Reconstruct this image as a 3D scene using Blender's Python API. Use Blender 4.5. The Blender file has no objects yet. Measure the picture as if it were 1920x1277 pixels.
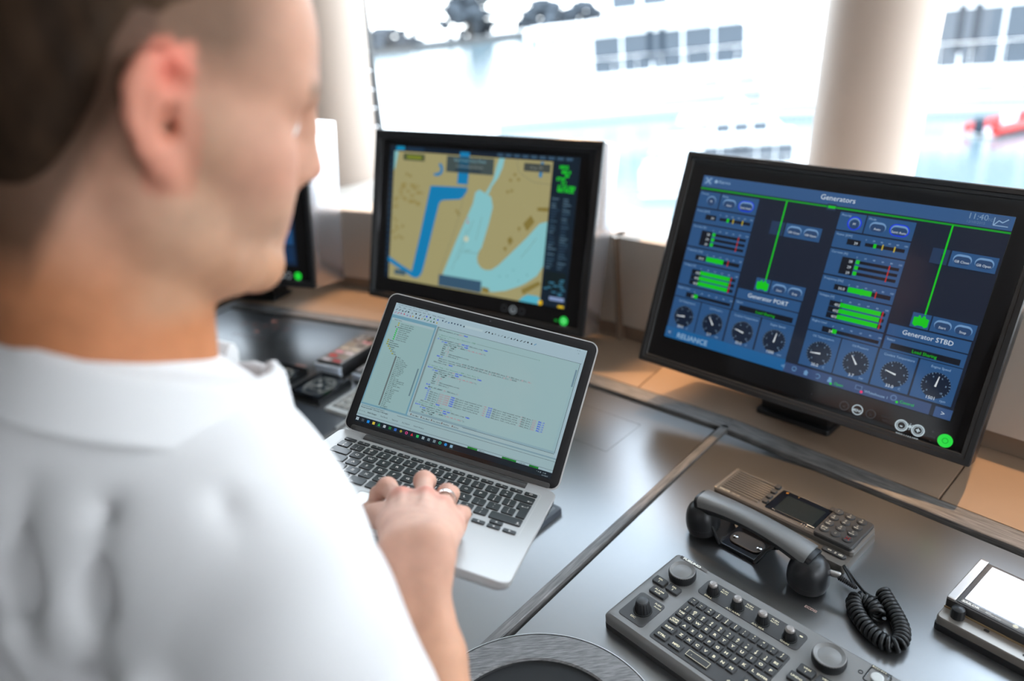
import bpy, bmesh, math, random
import numpy as np
from mathutils import Matrix, Vector

random.seed(7); np.random.seed(7)
scene = bpy.context.scene
COL = scene.collection
Z0 = 1.68                                   # height of the photographer's eye over the wheelhouse floor; the console top is at 0.90

# ------------------------------------------------------------------ camera
cam_d = bpy.data.cameras.new('camera')
cam = bpy.data.objects.new('camera', cam_d); COL.objects.link(cam)
cam_d.sensor_width = 36.0
cam_d.lens = 1343.0 / 1920.0 * 36.0
cam_d.clip_start = 0.02; cam_d.clip_end = 2000
_right = Vector((0.99333664, -0.04748748, -0.10501082))
_down = Vector((-0.11524900, -0.40929685, -0.90509323))
_fwd = Vector((0.0, 0.91116465, -0.41204244))
cam.matrix_world = Matrix(((_right.x, -_down.x, -_fwd.x, 0), (_right.y, -_down.y, -_fwd.y, 0),
                           (_right.z, -_down.z, -_fwd.z, Z0), (0, 0, 0, 1)))
cam_d.dof.use_dof = True
cam_d.dof.focus_distance = 0.98
cam_d.dof.aperture_fstop = 1.9
scene.camera = cam

# ------------------------------------------------------------------ exposure, sky
scene.view_settings.view_transform = 'Standard'
scene.view_settings.look = 'None'
scene.view_settings.gamma = 1.0
scene.view_settings.use_curve_mapping = False
scene.view_settings.exposure = 0.0
scene.cycles.use_denoising = True
scene.cycles.max_bounces = 8
scene.cycles.diffuse_bounces = 5
scene.cycles.sample_clamp_indirect = 6.0
scene.cycles.caustics_reflective = False
scene.cycles.caustics_refractive = False
SKY = 8.8
world = bpy.data.worlds.new('sky'); scene.world = world; world.use_nodes = True
wn = world.node_tree.nodes; wl = world.node_tree.links
bg = wn['Background']; bg.inputs['Strength'].default_value = SKY
wtc = wn.new('ShaderNodeTexCoord'); wsep = wn.new('ShaderNodeSeparateXYZ'); wr = wn.new('ShaderNodeValToRGB')
wl.new(wtc.outputs['Generated'], wsep.inputs[0]); wl.new(wsep.outputs['Z'], wr.inputs[0]); wl.new(wr.outputs[0], bg.inputs['Color'])
wr.color_ramp.elements[0].position = 0.0; wr.color_ramp.elements[0].color = (0.93, 0.965, 1.0, 1)
wr.color_ramp.elements[1].position = 0.9; wr.color_ramp.elements[1].color = (0.60, 0.77, 1.0, 1)

def downlight(name, loc, aim, power, size, col=(1.0, 0.62, 0.32), spot=70):
    l = bpy.data.lights.new(name, 'SPOT'); l.energy = power; l.color = col; l.shadow_soft_size = size
    l.spot_size = math.radians(spot); l.spot_blend = 0.5
    o = bpy.data.objects.new(name, l); COL.objects.link(o)
    o.location = loc; d = Vector(aim) - Vector(loc); o.rotation_euler = d.to_track_quat('-Z', 'Y').to_euler()
    return o

# ------------------------------------------------------------------ colours and materials
def s2l(c):
    return tuple((v / 255.0 / 12.92) if v / 255.0 <= 0.04045 else ((v / 255.0 + 0.055) / 1.055) ** 2.4 for v in c)

MATS = {}
def mat(name, col, rough=0.5, metal=0.0, spec=0.5, var=0.0, vscale=20.0, bump=0.0, bscale=200.0, stretch=None, coat=0.0, coat_r=0.08, ior=1.5,
        sss=0.0, vcol=False, emit=0.0, sheen=0.0, rot=0.0, sss_r=(1.0, 0.35, 0.2)):
    if name in MATS: return MATS[name]
    m = bpy.data.materials.new(name); m.use_nodes = True; MATS[name] = m
    nt = m.node_tree; p = nt.nodes['Principled BSDF']
    p.inputs['Base Color'].default_value = (*col, 1); p.inputs['Roughness'].default_value = rough
    p.inputs['IOR'].default_value = ior; p.inputs['Metallic'].default_value = metal; p.inputs['Specular IOR Level'].default_value = spec
    if coat: p.inputs['Coat Weight'].default_value = coat; p.inputs['Coat Roughness'].default_value = coat_r
    if sheen: p.inputs['Sheen Weight'].default_value = sheen
    if sss:
        p.inputs['Subsurface Weight'].default_value = sss; p.inputs['Subsurface Radius'].default_value = sss_r
        p.inputs['Subsurface Scale'].default_value = 0.006
    src = None
    if vcol:
        at = nt.nodes.new('ShaderNodeAttribute'); at.attribute_name = 'Col'; src = at.outputs['Color']
    if var or bump:
        tc = nt.nodes.new('ShaderNodeTexCoord'); mp = nt.nodes.new('ShaderNodeMapping')
        nt.links.new(tc.outputs['Object'], mp.inputs['Vector'])
        if stretch: mp.inputs['Scale'].default_value = stretch
        mp.inputs['Rotation'].default_value = (0, 0, rot)
        if var:
            nz = nt.nodes.new('ShaderNodeTexNoise'); nz.inputs['Scale'].default_value = vscale; nz.inputs['Detail'].default_value = 5
            nt.links.new(mp.outputs[0], nz.inputs['Vector'])
            mx = nt.nodes.new('ShaderNodeMix'); mx.data_type = 'RGBA'; mx.blend_type = 'MULTIPLY'
            mx.inputs['Factor'].default_value = 1.0
            rp = nt.nodes.new('ShaderNodeValToRGB'); rp.color_ramp.elements[0].position = 0.3; rp.color_ramp.elements[1].position = 0.7
            rp.color_ramp.elements[0].color = (1 - var,) * 3 + (1,); rp.color_ramp.elements[1].color = (1 + var * 0.4,) * 3 + (1,)
            nt.links.new(nz.outputs['Fac'], rp.inputs[0])
            if src: nt.links.new(src, mx.inputs['A'])
            else: mx.inputs['A'].default_value = (*col, 1)
            nt.links.new(rp.outputs[0], mx.inputs['B']); src = mx.outputs['Result']
        if bump:
            nb = nt.nodes.new('ShaderNodeTexNoise'); nb.inputs['Scale'].default_value = bscale; nb.inputs['Detail'].default_value = 3
            nt.links.new(mp.outputs[0], nb.inputs['Vector'])
            bp = nt.nodes.new('ShaderNodeBump'); bp.inputs['Strength'].default_value = bump; bp.inputs['Distance'].default_value = 0.001
            nt.links.new(nb.outputs['Fac'], bp.inputs['Height']); nt.links.new(bp.outputs[0], p.inputs['Normal'])
    if src: nt.links.new(src, p.inputs['Base Color'])
    if emit:
        if vcol:
            p.inputs['Base Color'].default_value = (0.01, 0.01, 0.01, 1)
            for l in list(p.inputs['Base Color'].links): nt.links.remove(l)
            nt.links.new(src, p.inputs['Emission Color'])
        else: p.inputs['Emission Color'].default_value = (*col, 1)
        p.inputs['Emission Strength'].default_value = emit
    return m

def glass_mat(name, tint, gloss=0.10, rough=0.02):
    if name in MATS: return MATS[name]
    m = bpy.data.materials.new(name); m.use_nodes = True; MATS[name] = m
    nt = m.node_tree; nt.nodes.remove(nt.nodes['Principled BSDF']); out = nt.nodes['Material Output']
    tr = nt.nodes.new('ShaderNodeBsdfTransparent'); tr.inputs[0].default_value = (*tint, 1)
    gl = nt.nodes.new('ShaderNodeBsdfGlossy'); gl.inputs['Roughness'].default_value = rough
    mx = nt.nodes.new('ShaderNodeMixShader')
    mx.inputs[0].default_value = 0.035; nt.links.new(tr.outputs[0], mx.inputs[1]); nt.links.new(gl.outputs[0], mx.inputs[2])
    nt.links.new(mx.outputs[0], out.inputs['Surface'])
    return m

M_desk = mat('desk_laminate', (0.034, 0.033, 0.033), 0.29, spec=0.8, ior=2.2, coat=0.4, coat_r=0.50, var=0.10, vscale=60)
M_gap = mat('black_gap', (0.006, 0.006, 0.006), 0.7)
M_wood = mat('grey_oak', (0.21, 0.195, 0.185), 0.42, var=0.55, vscale=26, bump=0.25, bscale=120, stretch=(1.0, 14.0, 14.0))
M_woodr = mat('grey_oak_ring', (0.22, 0.21, 0.205), 0.42, var=0.55, vscale=30, bump=0.3, bscale=120, stretch=(2.0, 16.0, 16.0))
M_leather = mat('tan_leather', (0.36, 0.245, 0.165), 0.55, var=0.06, vscale=8, bump=0.15, bscale=700)
M_wallp = mat('brown_panel', (0.30, 0.215, 0.155), 0.5, var=0.06, vscale=4, bump=0.08, bscale=400)
M_sill = mat('cream_sill', (0.66, 0.58, 0.50), 0.5)
M_pillar = mat('pillar_cover', (0.46, 0.37, 0.31), 0.55, var=0.03, vscale=5, bump=0.06, bscale=500)
M_ceil = mat('ceiling_cream', (0.80, 0.79, 0.78), 0.7)
M_floor = mat('floor_carpet', (0.22, 0.21, 0.21), 0.9, var=0.2, vscale=80)
M_wdark = mat('wall_walnut', (0.09, 0.075, 0.065), 0.5, var=0.3, vscale=6, stretch=(12, 12, 1))
M_blk = mat('black_plastic', (0.012, 0.012, 0.013), 0.38, bump=0.04, bscale=1500)
M_blkg = mat('gloss_black', (0.006, 0.006, 0.007), 0.12, spec=0.5)
M_bezel = mat('monitor_bezel', (0.022, 0.023, 0.025), 0.34)
M_frame = mat('monitor_housing', (0.018, 0.019, 0.021), 0.28, spec=0.5)
M_grey = mat('grey_device', (0.20, 0.192, 0.184), 0.40, spec=0.5, bump=0.05, bscale=1800)
M_dgrey = mat('dark_device', (0.052, 0.050, 0.049), 0.48, spec=0.4, bump=0.05, bscale=1800)
M_key = mat('rubber_key', (0.050, 0.049, 0.049), 0.55, spec=0.35)
M_phone = mat('taupe_device', (0.13, 0.115, 0.10), 0.34, spec=0.5)
M_knobtop = mat('satin_knob_top', (0.30, 0.27, 0.25), 0.35, metal=0.4)
M_alu = mat('silver_aluminium', (0.44, 0.43, 0.42), 0.38, metal=0.30, bump=0.02, bscale=2500)
M_lapkey = mat('laptop_key_black', (0.014, 0.013, 0.013), 0.32, spec=0.5)
M_hinge = mat('hinge_grey', (0.045, 0.042, 0.04), 0.4)
M_chrome = mat('chrome', (0.85, 0.85, 0.86), 0.12, metal=1.0)
M_silver = mat('ring_silver', (0.80, 0.78, 0.76), 0.25, metal=1.0)
M_steel = mat('brushed_steel', (0.42, 0.40, 0.38), 0.32, metal=0.9)
M_print = mat('printed_ink', (1, 1, 1), 0.5, vcol=True)
M_screen = mat('screen_light', (0, 0, 0), 0.10, spec=0.35, vcol=True, emit=0.80)
M_green = mat('green_plastic', (0.015, 0.30, 0.035), 0.35)
M_white = mat('white_plastic', (0.72, 0.72, 0.69), 0.4)
M_hands = mat('handset_plastic', (0.013, 0.013, 0.014), 0.36, spec=0.5, bump=0.05, bscale=2500)
M_handle = mat('handset_lit_grip', (0.17, 0.165, 0.16), 0.30, spec=0.8, bump=0.10, bscale=2500)  # paler than the black plastic: the window's highlight on the grip top, painted in
M_cord = mat('cord_rubber', (0.010, 0.010, 0.010), 0.40)
M_shirt = mat('white_cotton', (0.60, 0.595, 0.60), 0.9, spec=0.2, bump=0.2, bscale=900, sheen=0.2)
M_skin = mat('skin', (0.6, 0.36, 0.26), 0.58, spec=0.22, sss=0.15, vcol=True, var=0.10, vscale=55, bump=0.25, bscale=330)
M_hair = mat('brown_hair', (0.050, 0.030, 0.018), 0.75, spec=0.12, vcol=True, var=0.5, vscale=60, bump=0.6, bscale=150, stretch=(1, 1, 0.25))
M_trou = mat('navy_trousers', (0.02, 0.022, 0.03), 0.9, var=0.2)
M_shoe = mat('black_leather', (0.012, 0.01, 0.01), 0.35)
M_eye = mat('eye_white', (0.75, 0.72, 0.70), 0.15)
M_glass = glass_mat('window_glass', (0.97, 0.985, 0.98))
M_clear = glass_mat('clear_cover', (0.9, 0.9, 0.9))
M_gasket = mat('window_gasket', (0.012, 0.016, 0.02), 0.28)
M_hull = mat('white_hull', (0.80, 0.81, 0.82), 0.3)
M_tint = mat('boat_window', (0.018, 0.028, 0.040), 0.5, spec=0.2)
M_leaf = mat('tree_foliage', (0.070, 0.080, 0.092), 0.9, spec=0.1, var=0.25, vscale=0.3)
M_bark = mat('tree_bark', (0.12, 0.10, 0.08), 0.9)
M_quay = mat('quay_concrete', (0.085, 0.085, 0.085), 0.85, var=0.2, vscale=0.5)
M_red = mat('red_paint', (0.50, 0.02, 0.015), 0.4)
M_water = mat('harbour_water', (0.10, 0.14, 0.15), 0.16, bump=1.0, bscale=1.2)

# ------------------------------------------------------------------ mesh helpers
class MB:
    """collects shapes into one mesh"""
    def __init__(s): s.v = []; s.f = []; s.c = None
    def add(s, v, f, m=None):
        o = len(s.v)
        if m is not None: v = [tuple(m @ Vector(p)) for p in v]
        s.v += [tuple(p) for p in v]; s.f += [tuple(i + o for i in q) for q in f]
        return s
    def loops(s, rings, cap0=True, cap1=True, closed=True, m=None):
        n = len(rings[0])
        if closed and n >= 8 and cap1:      # a flat rim keeps the cap's shading flat
            c = [sum(p[k] for p in rings[-1]) / n for k in range(3)]; rings = rings + [[tuple(p[k] + (c[k] - p[k]) * 0.06 for k in range(3)) for p in rings[-1]]]
        v = []; f = []
        for r in rings: v += r
        for i in range(len(rings) - 1):
            for j in range(n if closed else n - 1):
                k = (j + 1) % n
                f.append((i * n + j, i * n + k, (i + 1) * n + k, (i + 1) * n + j))
        if cap0: f.append(tuple(range(n))[::-1])
        if cap1: f.append(tuple(range((len(rings) - 1) * n, len(rings) * n)))
        return s.add(v, f, m)
    def box(s, x0, x1, y0, y1, z0, z1, m=None):
        v = [(x0, y0, z0), (x1, y0, z0), (x1, y1, z0), (x0, y1, z0), (x0, y0, z1), (x1, y0, z1), (x1, y1, z1), (x0, y1, z1)]
        return s.add(v, [(3, 2, 1, 0), (4, 5, 6, 7), (0, 1, 5, 4), (1, 2, 6, 5), (2, 3, 7, 6), (3, 0, 4, 7)], m)
    def slab(s, w, d, z0, z1, r=0.002, c=0.001, seg=3, cx=0.0, cy=0.0, m=None, taper=0.0):
        """rounded-corner plate with a chamfered top edge"""
        c = min(c, (z1 - z0) * 0.9)
        R = [rrect(w, d, r, seg, cx, cy, z0), rrect(w - 2 * taper, d - 2 * taper, r, seg, cx, cy, z1 - c)]
        if c > 0:
            R.append(rrect(w - 2 * taper - c * 0.6, d - 2 * taper - c * 0.6, max(r - c * 0.3, 1e-4), seg, cx, cy, z1 - c * 0.3))
            R.append(rrect(w - 2 * taper - 2 * c, d - 2 * taper - 2 * c, max(r - c, 1e-4), seg, cx, cy, z1))
        return s.loops(R, m=m)
    def frame(s, w, d, bw, z0, z1, r=0.003, c=0.001, seg=3, cx=0, cy=0, m=None, bw_y=None, zin=None):
        """rectangular ring"""
        by = bw if bw_y is None else bw_y; zi = z0 if zin is None else zin
        R = [rrect(w, d, r, seg, cx, cy, z0), rrect(w, d, r, seg, cx, cy, z1 - c), rrect(w - 2 * c, d - 2 * c, max(r - c, 1e-4), seg, cx, cy, z1),
             rrect(w - 2 * bw, d - 2 * by, max(r - bw, 5e-4), seg, cx, cy, z1), rrect(w - 2 * bw - 2 * c, d - 2 * by - 2 * c, max(r - bw, 4e-4), seg, cx, cy, zi)]
        n = len(R[0]); v = []; f = []
        for q in R: v += q
        for i in range(len(R)):
            for j in range(n):
                k = (j + 1) % n; i2 = (i + 1) % len(R)
                f.append((i * n + j, i * n + k, i2 * n + k, i2 * n + j))
        return s.add(v, f, m)
    def lathe(s, prof, n=24, m=None, cx=0, cy=0, cap0=True, cap1=True, ribs=0, rib=0.0, ribz=None):
        R = []
        for r, z in prof:
            ring = []
            for k in range(n):
                a = 2 * math.pi * k / n; rr = r
                if ribs and (ribz is None or ribz[0] <= z <= ribz[1]): rr = r * (1 + rib * (1 if (k * ribs * 2 // n) % 2 else -1))
                ring.append((cx + rr * math.cos(a), cy + rr * math.sin(a), z))
            R.append(ring)
        return s.loops(R, cap0, cap1, m=m)
    def tube(s, path, r, n=8, m=None, caps=True):
        P = [Vector(p) for p in path]; R = []
        t0 = (P[1] - P[0]).normalized(); up = Vector((0, 0, 1)) if abs(t0.z) < 0.9 else Vector((1, 0, 0))
        nrm = (up - t0 * up.dot(t0)).normalized()
        for i, p in enumerate(P):
            t = (P[min(i + 1, len(P) - 1)] - P[max(i - 1, 0)]).normalized()
            nrm = (nrm - t * nrm.dot(t)).normalized(); b = t.cross(nrm)
            rr = r[i] if hasattr(r, '__len__') else r
            R.append([tuple(p + (nrm * math.cos(2 * math.pi * k / n) + b * math.sin(2 * math.pi * k / n)) * rr) for k in range(n)])
        return s.loops(R, caps, caps, m=m)
    def poly(s, pts, z0, z1, m=None):
        """prism over a polygon (list of xy, counter-clockwise)"""
        return s.loops([[(x, y, z0) for x, y in pts], [(x, y, z1) for x, y in pts]], m=m)
    def sphere(s, c, r, n=16, k=10, m=None):
        rx, ry, rz = r if hasattr(r, '__len__') else (r, r, r)
        prof = [(math.sin(math.pi * i / k), -math.cos(math.pi * i / k)) for i in range(1, k)]
        R = [[(c[0] + rx * a * math.cos(2 * math.pi * j / n), c[1] + ry * a * math.sin(2 * math.pi * j / n), c[2] + rz * b) for j in range(n)] for a, b in prof]
        return s.loops(R, m=m)
    def mesh(s, name, mt, angle=35):
        me = bpy.data.meshes.new(name); me.from_pydata(s.v, [], s.f); me.materials.append(mt)
        b = bmesh.new(); b.from_mesh(me); bmesh.ops.recalc_face_normals(b, faces=b.faces); b.to_mesh(me); b.free()
        shade(me, angle); return me
    def build(s, name, mt, parent=None, M=None, angle=35):
        return link(name, s.mesh(name, mt, angle), parent, M)

def shade(me, angle=35):
    n = len(me.polygons)
    if n:
        me.polygons.foreach_set('use_smooth', [True] * n)
        me.set_sharp_from_angle(angle=math.radians(angle))
    me.update()

def rrect(w, d, r, seg, cx, cy, z):
    r = min(r, w / 2 - 1e-5, d / 2 - 1e-5); r = max(r, 1e-5); o = []
    for (sx, sy, a0) in ((1, 1, 0), (-1, 1, 90), (-1, -1, 180), (1, -1, 270)):
        for i in range(seg + 1):
            a = math.radians(a0 + 90 * i / seg)
            o.append((cx + sx * (w / 2 - r) + r * math.cos(a), cy + sy * (d / 2 - r) + r * math.sin(a), z))
    return o

def link(name, me, parent=None, M=None):
    o = bpy.data.objects.new(name, me); COL.objects.link(o)
    if parent: o.parent = parent
    if M is not None: o.matrix_basis = M
    return o

def thing(name, label, cat, M=None, group=None):
    o = bpy.data.objects.new(name, None); COL.objects.link(o); o.empty_display_size = 0.05
    if M is not None: o.matrix_world = M
    tag(o, label, cat, group); return o

def tag(o, label=None, cat=None, group=None, kind=None):
    if label: o['label'] = label
    if cat: o['category'] = cat
    if group: o['group'] = group
    if kind: o['kind'] = kind
    return o

def T(x, y, z, rz=0.0): return Matrix.Translation((x, y, z)) @ Matrix.Rotation(math.radians(rz), 4, 'Z')
def axes(o, x, y, z):
    return Matrix(((x[0], y[0], z[0], o[0]), (x[1], y[1], z[1], o[1]), (x[2], y[2], z[2], o[2]), (0, 0, 0, 1)))

# ------------------------------------------------------------------ flat print: lettering and screen pictures
GL = {}
def glyph(ch, bold):
    key = (ch, bold)
    if key in GL: return GL[key]
    def geo(s):
        cu = bpy.data.curves.new('g', 'FONT'); cu.body = s; cu.size = 1.0; cu.resolution_u = 2
        cu.offset = 0.02 * bold; ob = bpy.data.objects.new('g', cu)
        me = ob.to_mesh(); v = [tuple(p.co[:2]) for p in me.vertices]; f = [tuple(p.vertices) for p in me.polygons]
        ob.to_mesh_clear(); bpy.data.objects.remove(ob); bpy.data.curves.remove(cu); return v, f
    if ch == ' ':
        w = max(p[0] for p in geo('I I')[0]) - max(p[0] for p in geo('II')[0]); GL[key] = ([], [], w); return GL[key]
    v, f = geo(ch)
    w = max(p[0] for p in geo('I' + ch + 'I')[0]) - max(p[0] for p in geo('II')[0])
    GL[key] = (v, f, w); return GL[key]

class Canvas:
    """flat coloured print in a plane, later shapes lie a hair above earlier ones"""
    def __init__(s, W=1.0, H=1.0, uv=False, dz=1.5e-5, z=0.0):
        s.v = []; s.f = []; s.c = []; s.z = z; s.dz = dz; s.W = W; s.H = H; s.uv = uv
    def P(s, x, y): return ((x - 0.5) * s.W, (0.5 - y) * s.H) if s.uv else (x, y)
    def _add(s, pts, faces, col, rawxy=True):
        o = len(s.v); c = s2l(col)
        s.v += [(p[0], p[1], s.z) for p in pts]; s.c += [c] * len(pts); s.f += [tuple(i + o for i in q) for q in faces]
    def lift(s, n=1): s.z += s.dz * n; return s
    def rect(s, x0, y0, x1, y1, col):
        pts = [s.P(x0, y1), s.P(x1, y1), s.P(x1, y0), s.P(x0, y0)] if s.uv else [(x0, y0), (x1, y0), (x1, y1), (x0, y1)]
        s._add(pts, [(0, 1, 2, 3)], col); return s
    def poly(s, pts, col):
        s._add([s.P(*p) for p in pts], [tuple(range(len(pts)))], col); return s
    def line(s, pts, w, col):
        q = [s.P(*p) for p in pts]
        for a, b in zip(q[:-1], q[1:]):
            dx, dy = b[0] - a[0], b[1] - a[1]; L = math.hypot(dx, dy) or 1e-9; nx, ny = -dy / L * w / 2, dx / L * w / 2
            s._add([(a[0] - nx, a[1] - ny), (b[0] - nx, b[1] - ny), (b[0] + nx, b[1] + ny), (a[0] + nx, a[1] + ny)], [(0, 1, 2, 3)], col)
        return s
    def disc(s, x, y, r, col, r0=0.0, n=24, a0=0, a1=360, sy=1.0):
        c = s.P(x, y); full = abs(a1 - a0) >= 360
        A = [math.radians(a0 + (a1 - a0) * i / n) for i in range(n if full else n + 1)]
        o = [(c[0] + r * math.cos(a), c[1] + r * sy * math.sin(a)) for a in A]
        if r0 <= 0:
            s._add(o, [tuple(range(len(o)))], col) if full else s._add([c] + o, [(0, i + 1, i + 2) for i in range(n)], col)
        else:
            i_ = [(c[0] + r0 * math.cos(a), c[1] + r0 * sy * math.sin(a)) for a in A]; m = len(A)
            s._add(o + i_, [(i, (i + 1) % m, m + (i + 1) % m, m + i) for i in range(m if full else m - 1)], col)
        return s
    def pill(s, x0, y0, x1, y1, col, r=None):
        a = s.P(x0, y0); b = s.P(x1, y1); w, h = abs(b[0] - a[0]), abs(b[1] - a[1])
        pts = rrect(w, h, min(w, h) / 2 if r is None else r, 4, (a[0] + b[0]) / 2, (a[1] + b[1]) / 2, 0)
        s._add([p[:2] for p in pts], [tuple(range(len(pts)))], col); return s
    def text(s, t, x, y, size, col, align='l', bold=0, sx=1.0, mono=None, rot=0.0):
        """size = cap height-ish in metres; y is the baseline"""
        c = s.P(x, y); W = 0; items = []
        for ch in t:
            v, f, w = glyph(ch, bold)
            if mono: off = (mono - w * size * sx) / 2; items.append((v, f, W + off)); W += mono
            else: items.append((v, f, W)); W += w * size * sx
        ox = {'l': 0, 'c': -W / 2, 'r': -W}[align]; ca, sa = math.cos(rot), math.sin(rot)
        for v, f, px in items:
            if not v: continue
            pts = [(ox + px + p[0] * size * sx, p[1] * size) for p in v]
            s._add([(c[0] + p[0] * ca - p[1] * sa, c[1] + p[0] * sa + p[1] * ca) for p in pts], f, col)
        return s
    def build(s, name, mt, parent=None, M=None):
        me = bpy.data.meshes.new(name); me.from_pydata(s.v, [], s.f); me.materials.append(mt)
        ca = me.color_attributes.new('Col', 'FLOAT_COLOR', 'POINT')
        ca.data.foreach_set('color', [k for c in s.c for k in (*c, 1.0)])
        me.update(); return link(name, me, parent, M)

# ------------------------------------------------------------------ the wheelhouse
def zz(z): return z + Z0
def strip_wall(name, pts, z0, z1, mt, thick=0.04, kind='structure', smooth=40):
    """wall that follows a line of floor points"""
    P = [Vector((x, y)) for x, y in pts]; N = []
    for i in range(len(P)):
        d = (P[min(i + 1, len(P) - 1)] - P[max(i - 1, 0)]).normalized(); N.append(Vector((-d.y, d.x)))
    mb = MB(); v = []; f = []
    for p, n in zip(P, N):
        q = p + n * thick
        v += [(p.x, p.y, z0), (p.x, p.y, z1), (q.x, q.y, z1), (q.x, q.y, z0)]
    for i in range(len(P) - 1):
        for j in range(4):
            k = (j + 1) % 4
            f.append((i * 4 + j, i * 4 + k, i * 4 + 4 + k, i * 4 + 4 + j))
    f += [(0, 3, 2, 1), tuple(len(v) - 4 + j for j in range(4))]
    return tag(mb.add(v, f).build(name, mt, angle=smooth), kind=kind)

def dense(pts, n=8):
    """Catmull-Rom curve through plan points"""
    P = [Vector(p) for p in pts]; P = [P[0] * 2 - P[1]] + P + [P[-1] * 2 - P[-2]]; o = []
    for i in range(1, len(P) - 2):
        for k in range(n):
            t = k / n; a, b, c, d = P[i - 1:i + 3]
            o.append(0.5 * ((2 * b) + (c - a) * t + (2 * a - 5 * b + 4 * c - d) * t * t + (3 * b - a - 3 * c + d) * t ** 3))
    o.append(P[-2]); return [tuple(p) for p in o]

WALL = [(-2.55, 2.98), (-1.6, 2.75), (-1.1, 2.58), (-0.52, 2.31), (0.23, 1.709), (0.318, 1.619), (0.822, 1.01), (1.25, 0.40), (1.6, -0.2), (1.75, -1.0)]
WIN = [(-2.55, 3.50), (-0.58, 2.79), (0.90, 1.75), (1.72, 0.62), (2.10, -0.30), (2.20, -1.15)]
fl = MB().box(-2.6, 2.4, -2.5, 3.6, -0.05, 0.0).build('floor', M_floor); tag(fl, kind='structure')
ce = MB().poly([(-2.7, -2.5), (2.4, -2.5)] + [(x + 0.13, y + 0.15) for x, y in WIN[::-1]] + [(-2.7, 3.65)], zz(0.77), zz(0.83)).build('ceiling', M_ceil); tag(ce, kind='structure')
tag(MB().box(-2.66, -2.6, -2.5, 3.6, 0, zz(0.77)).build('wall_left', M_wdark), kind='structure')
wb = MB()
wb.box(-2.6, 0.7, -2.5, -2.44, 0, zz(0.77)); wb.box(2.15, 2.4, -2.5, -2.44, 0, zz(0.77))
wb.box(0.7, 2.15, -2.5, -2.44, 0, zz(-0.40)); wb.box(0.7, 2.15, -2.5, -2.44, zz(0.45), zz(0.77))
tag(wb.build('wall_back', M_wdark), kind='structure')
wrr = MB(); wrr.box(2.2, 2.26, -2.44, -1.15, 0, zz(-0.75)); wrr.box(2.2, 2.26, -2.44, -1.15, zz(0.36), zz(0.77)); wrr.box(2.2, 2.26, -2.44, -1.8, zz(-0.75), zz(0.36))
tag(wrr.build('wall_right', M_wdark), kind='structure')
strip_wall('wall_front', dense(WALL), 0.0, zz(-0.507), M_wallp, 0.03)
# sill between the panelled wall and the panes
ws = dense(WALL, 6); sv = []; sf = []
def along(pts, t):
    L = [0]
    for a, b in zip(pts[:-1], pts[1:]): L.append(L[-1] + math.dist(a, b))
    s = t * L[-1]
    for i in range(len(pts) - 1):
        if s <= L[i + 1] + 1e-9:
            u = (s - L[i]) / (L[i + 1] - L[i]); return tuple(pts[i][k] * (1 - u) + pts[i + 1][k] * u for k in range(2))
for i in range(49):
    a = along(ws, i / 48); b = along(WIN, i / 48)
    dx, dy = a[0] - b[0], a[1] - b[1]; L = math.hypot(dx, dy); a = (a[0] + dx / L * 0.012, a[1] + dy / L * 0.012); b = (b[0] - dx / L * 0.18, b[1] - dy / L * 0.18)
    dr = 0.19 * min(1, max(0, (i / 48 - 0.40) / 0.08))        # the sill falls away behind the panel on the starboard side
    sv += [(*a, zz(-0.735)), (*a, zz(-0.509)), (a[0] - dx / L * 0.006, a[1] - dy / L * 0.006, zz(-0.505)), (a[0] - dx / L * 0.03, a[1] - dy / L * 0.03, zz(-0.505 - dr)), (*b, zz(-0.505 - dr)), (*b, zz(-0.735))]
for i in range(48):
    for j in range(6):
        k = (j + 1) % 6; sf.append((i * 6 + j, i * 6 + k, i * 6 + 6 + k, i * 6 + 6 + j))
tag(MB().add(sv, sf).build('trim_1', M_sill, angle=30), kind='structure')
# hull skin below the panes and the header over them
strip_wall('wall_outside', [(x + 0.16, y + 0.18) for x, y in WIN], zz(-1.4), zz(-0.70), M_hull, 0.04)
strip_wall('trim_2', [(x + 0.10, y + 0.12) for x, y in WIN], zz(0.69), zz(0.77), M_ceil, 0.06)
# pillars, slightly out of plumb
def pillar(name, c, r, ax):
    R = []
    for z in np.linspace(-0.72, 0.77, 8):
        x = c[0] + ax[0] * (z + 0.505); y = c[1] + ax[1] * (z + 0.505)
        R.append([(x + r * math.cos(2 * math.pi * k / 48), y + r * math.sin(2 * math.pi * k / 48), zz(z)) for k in range(48)])
    mb = MB().loops(R)
    mb.lathe([(r + 0.006, zz(-0.5052)), (r + 0.006, zz(-0.499)), (r, zz(-0.497))], 48, cx=c[0], cy=c[1])
    return tag(mb.build(name, M_pillar), kind='structure')
pillar('trim_3', (-0.585, 2.80), 0.150, (0.09, -0.02))
pillar('trim_4', (0.899, 1.75), 0.122, (0.071, 0.0))
# panes, each with a dark rubber gasket frame
for k in range(len(WIN) - 1):
    a = Vector((*WIN[k], 0)); b = Vector((*WIN[k + 1], 0)); d = (b - a).normalized(); n = Vector((-d.y, d.x, 0))
    L = (b - a).length; zb = -0.50 if k < 1 else -0.70; WH_ = 0.70 - zb; M = axes(a + n * 0.15 + Vector((0, 0, zz(zb))), d, n, (0, 0, 1))
    w = MB().box(0.02, L - 0.02, 0.0, 0.008, 0.01, WH_ - 0.01).build('window_%d' % (k + 1), M_glass, M=M); tag(w, kind='structure')
    g = MB()
    g.box(0.0, 0.03 if k == 2 else 0.10, -0.008, 0.02, 0, WH_); g.box(L - (0.03 if k == 1 else 0.10), L, -0.008, 0.02, 0, WH_)
    g.box(0.03, L - 0.03, -0.008, 0.02, 0, 0.012); g.box(0.03, L - 0.03, -0.008, 0.02, WH_ - 0.02, WH_)
    g.build('gasket', M_gasket, w)
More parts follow.
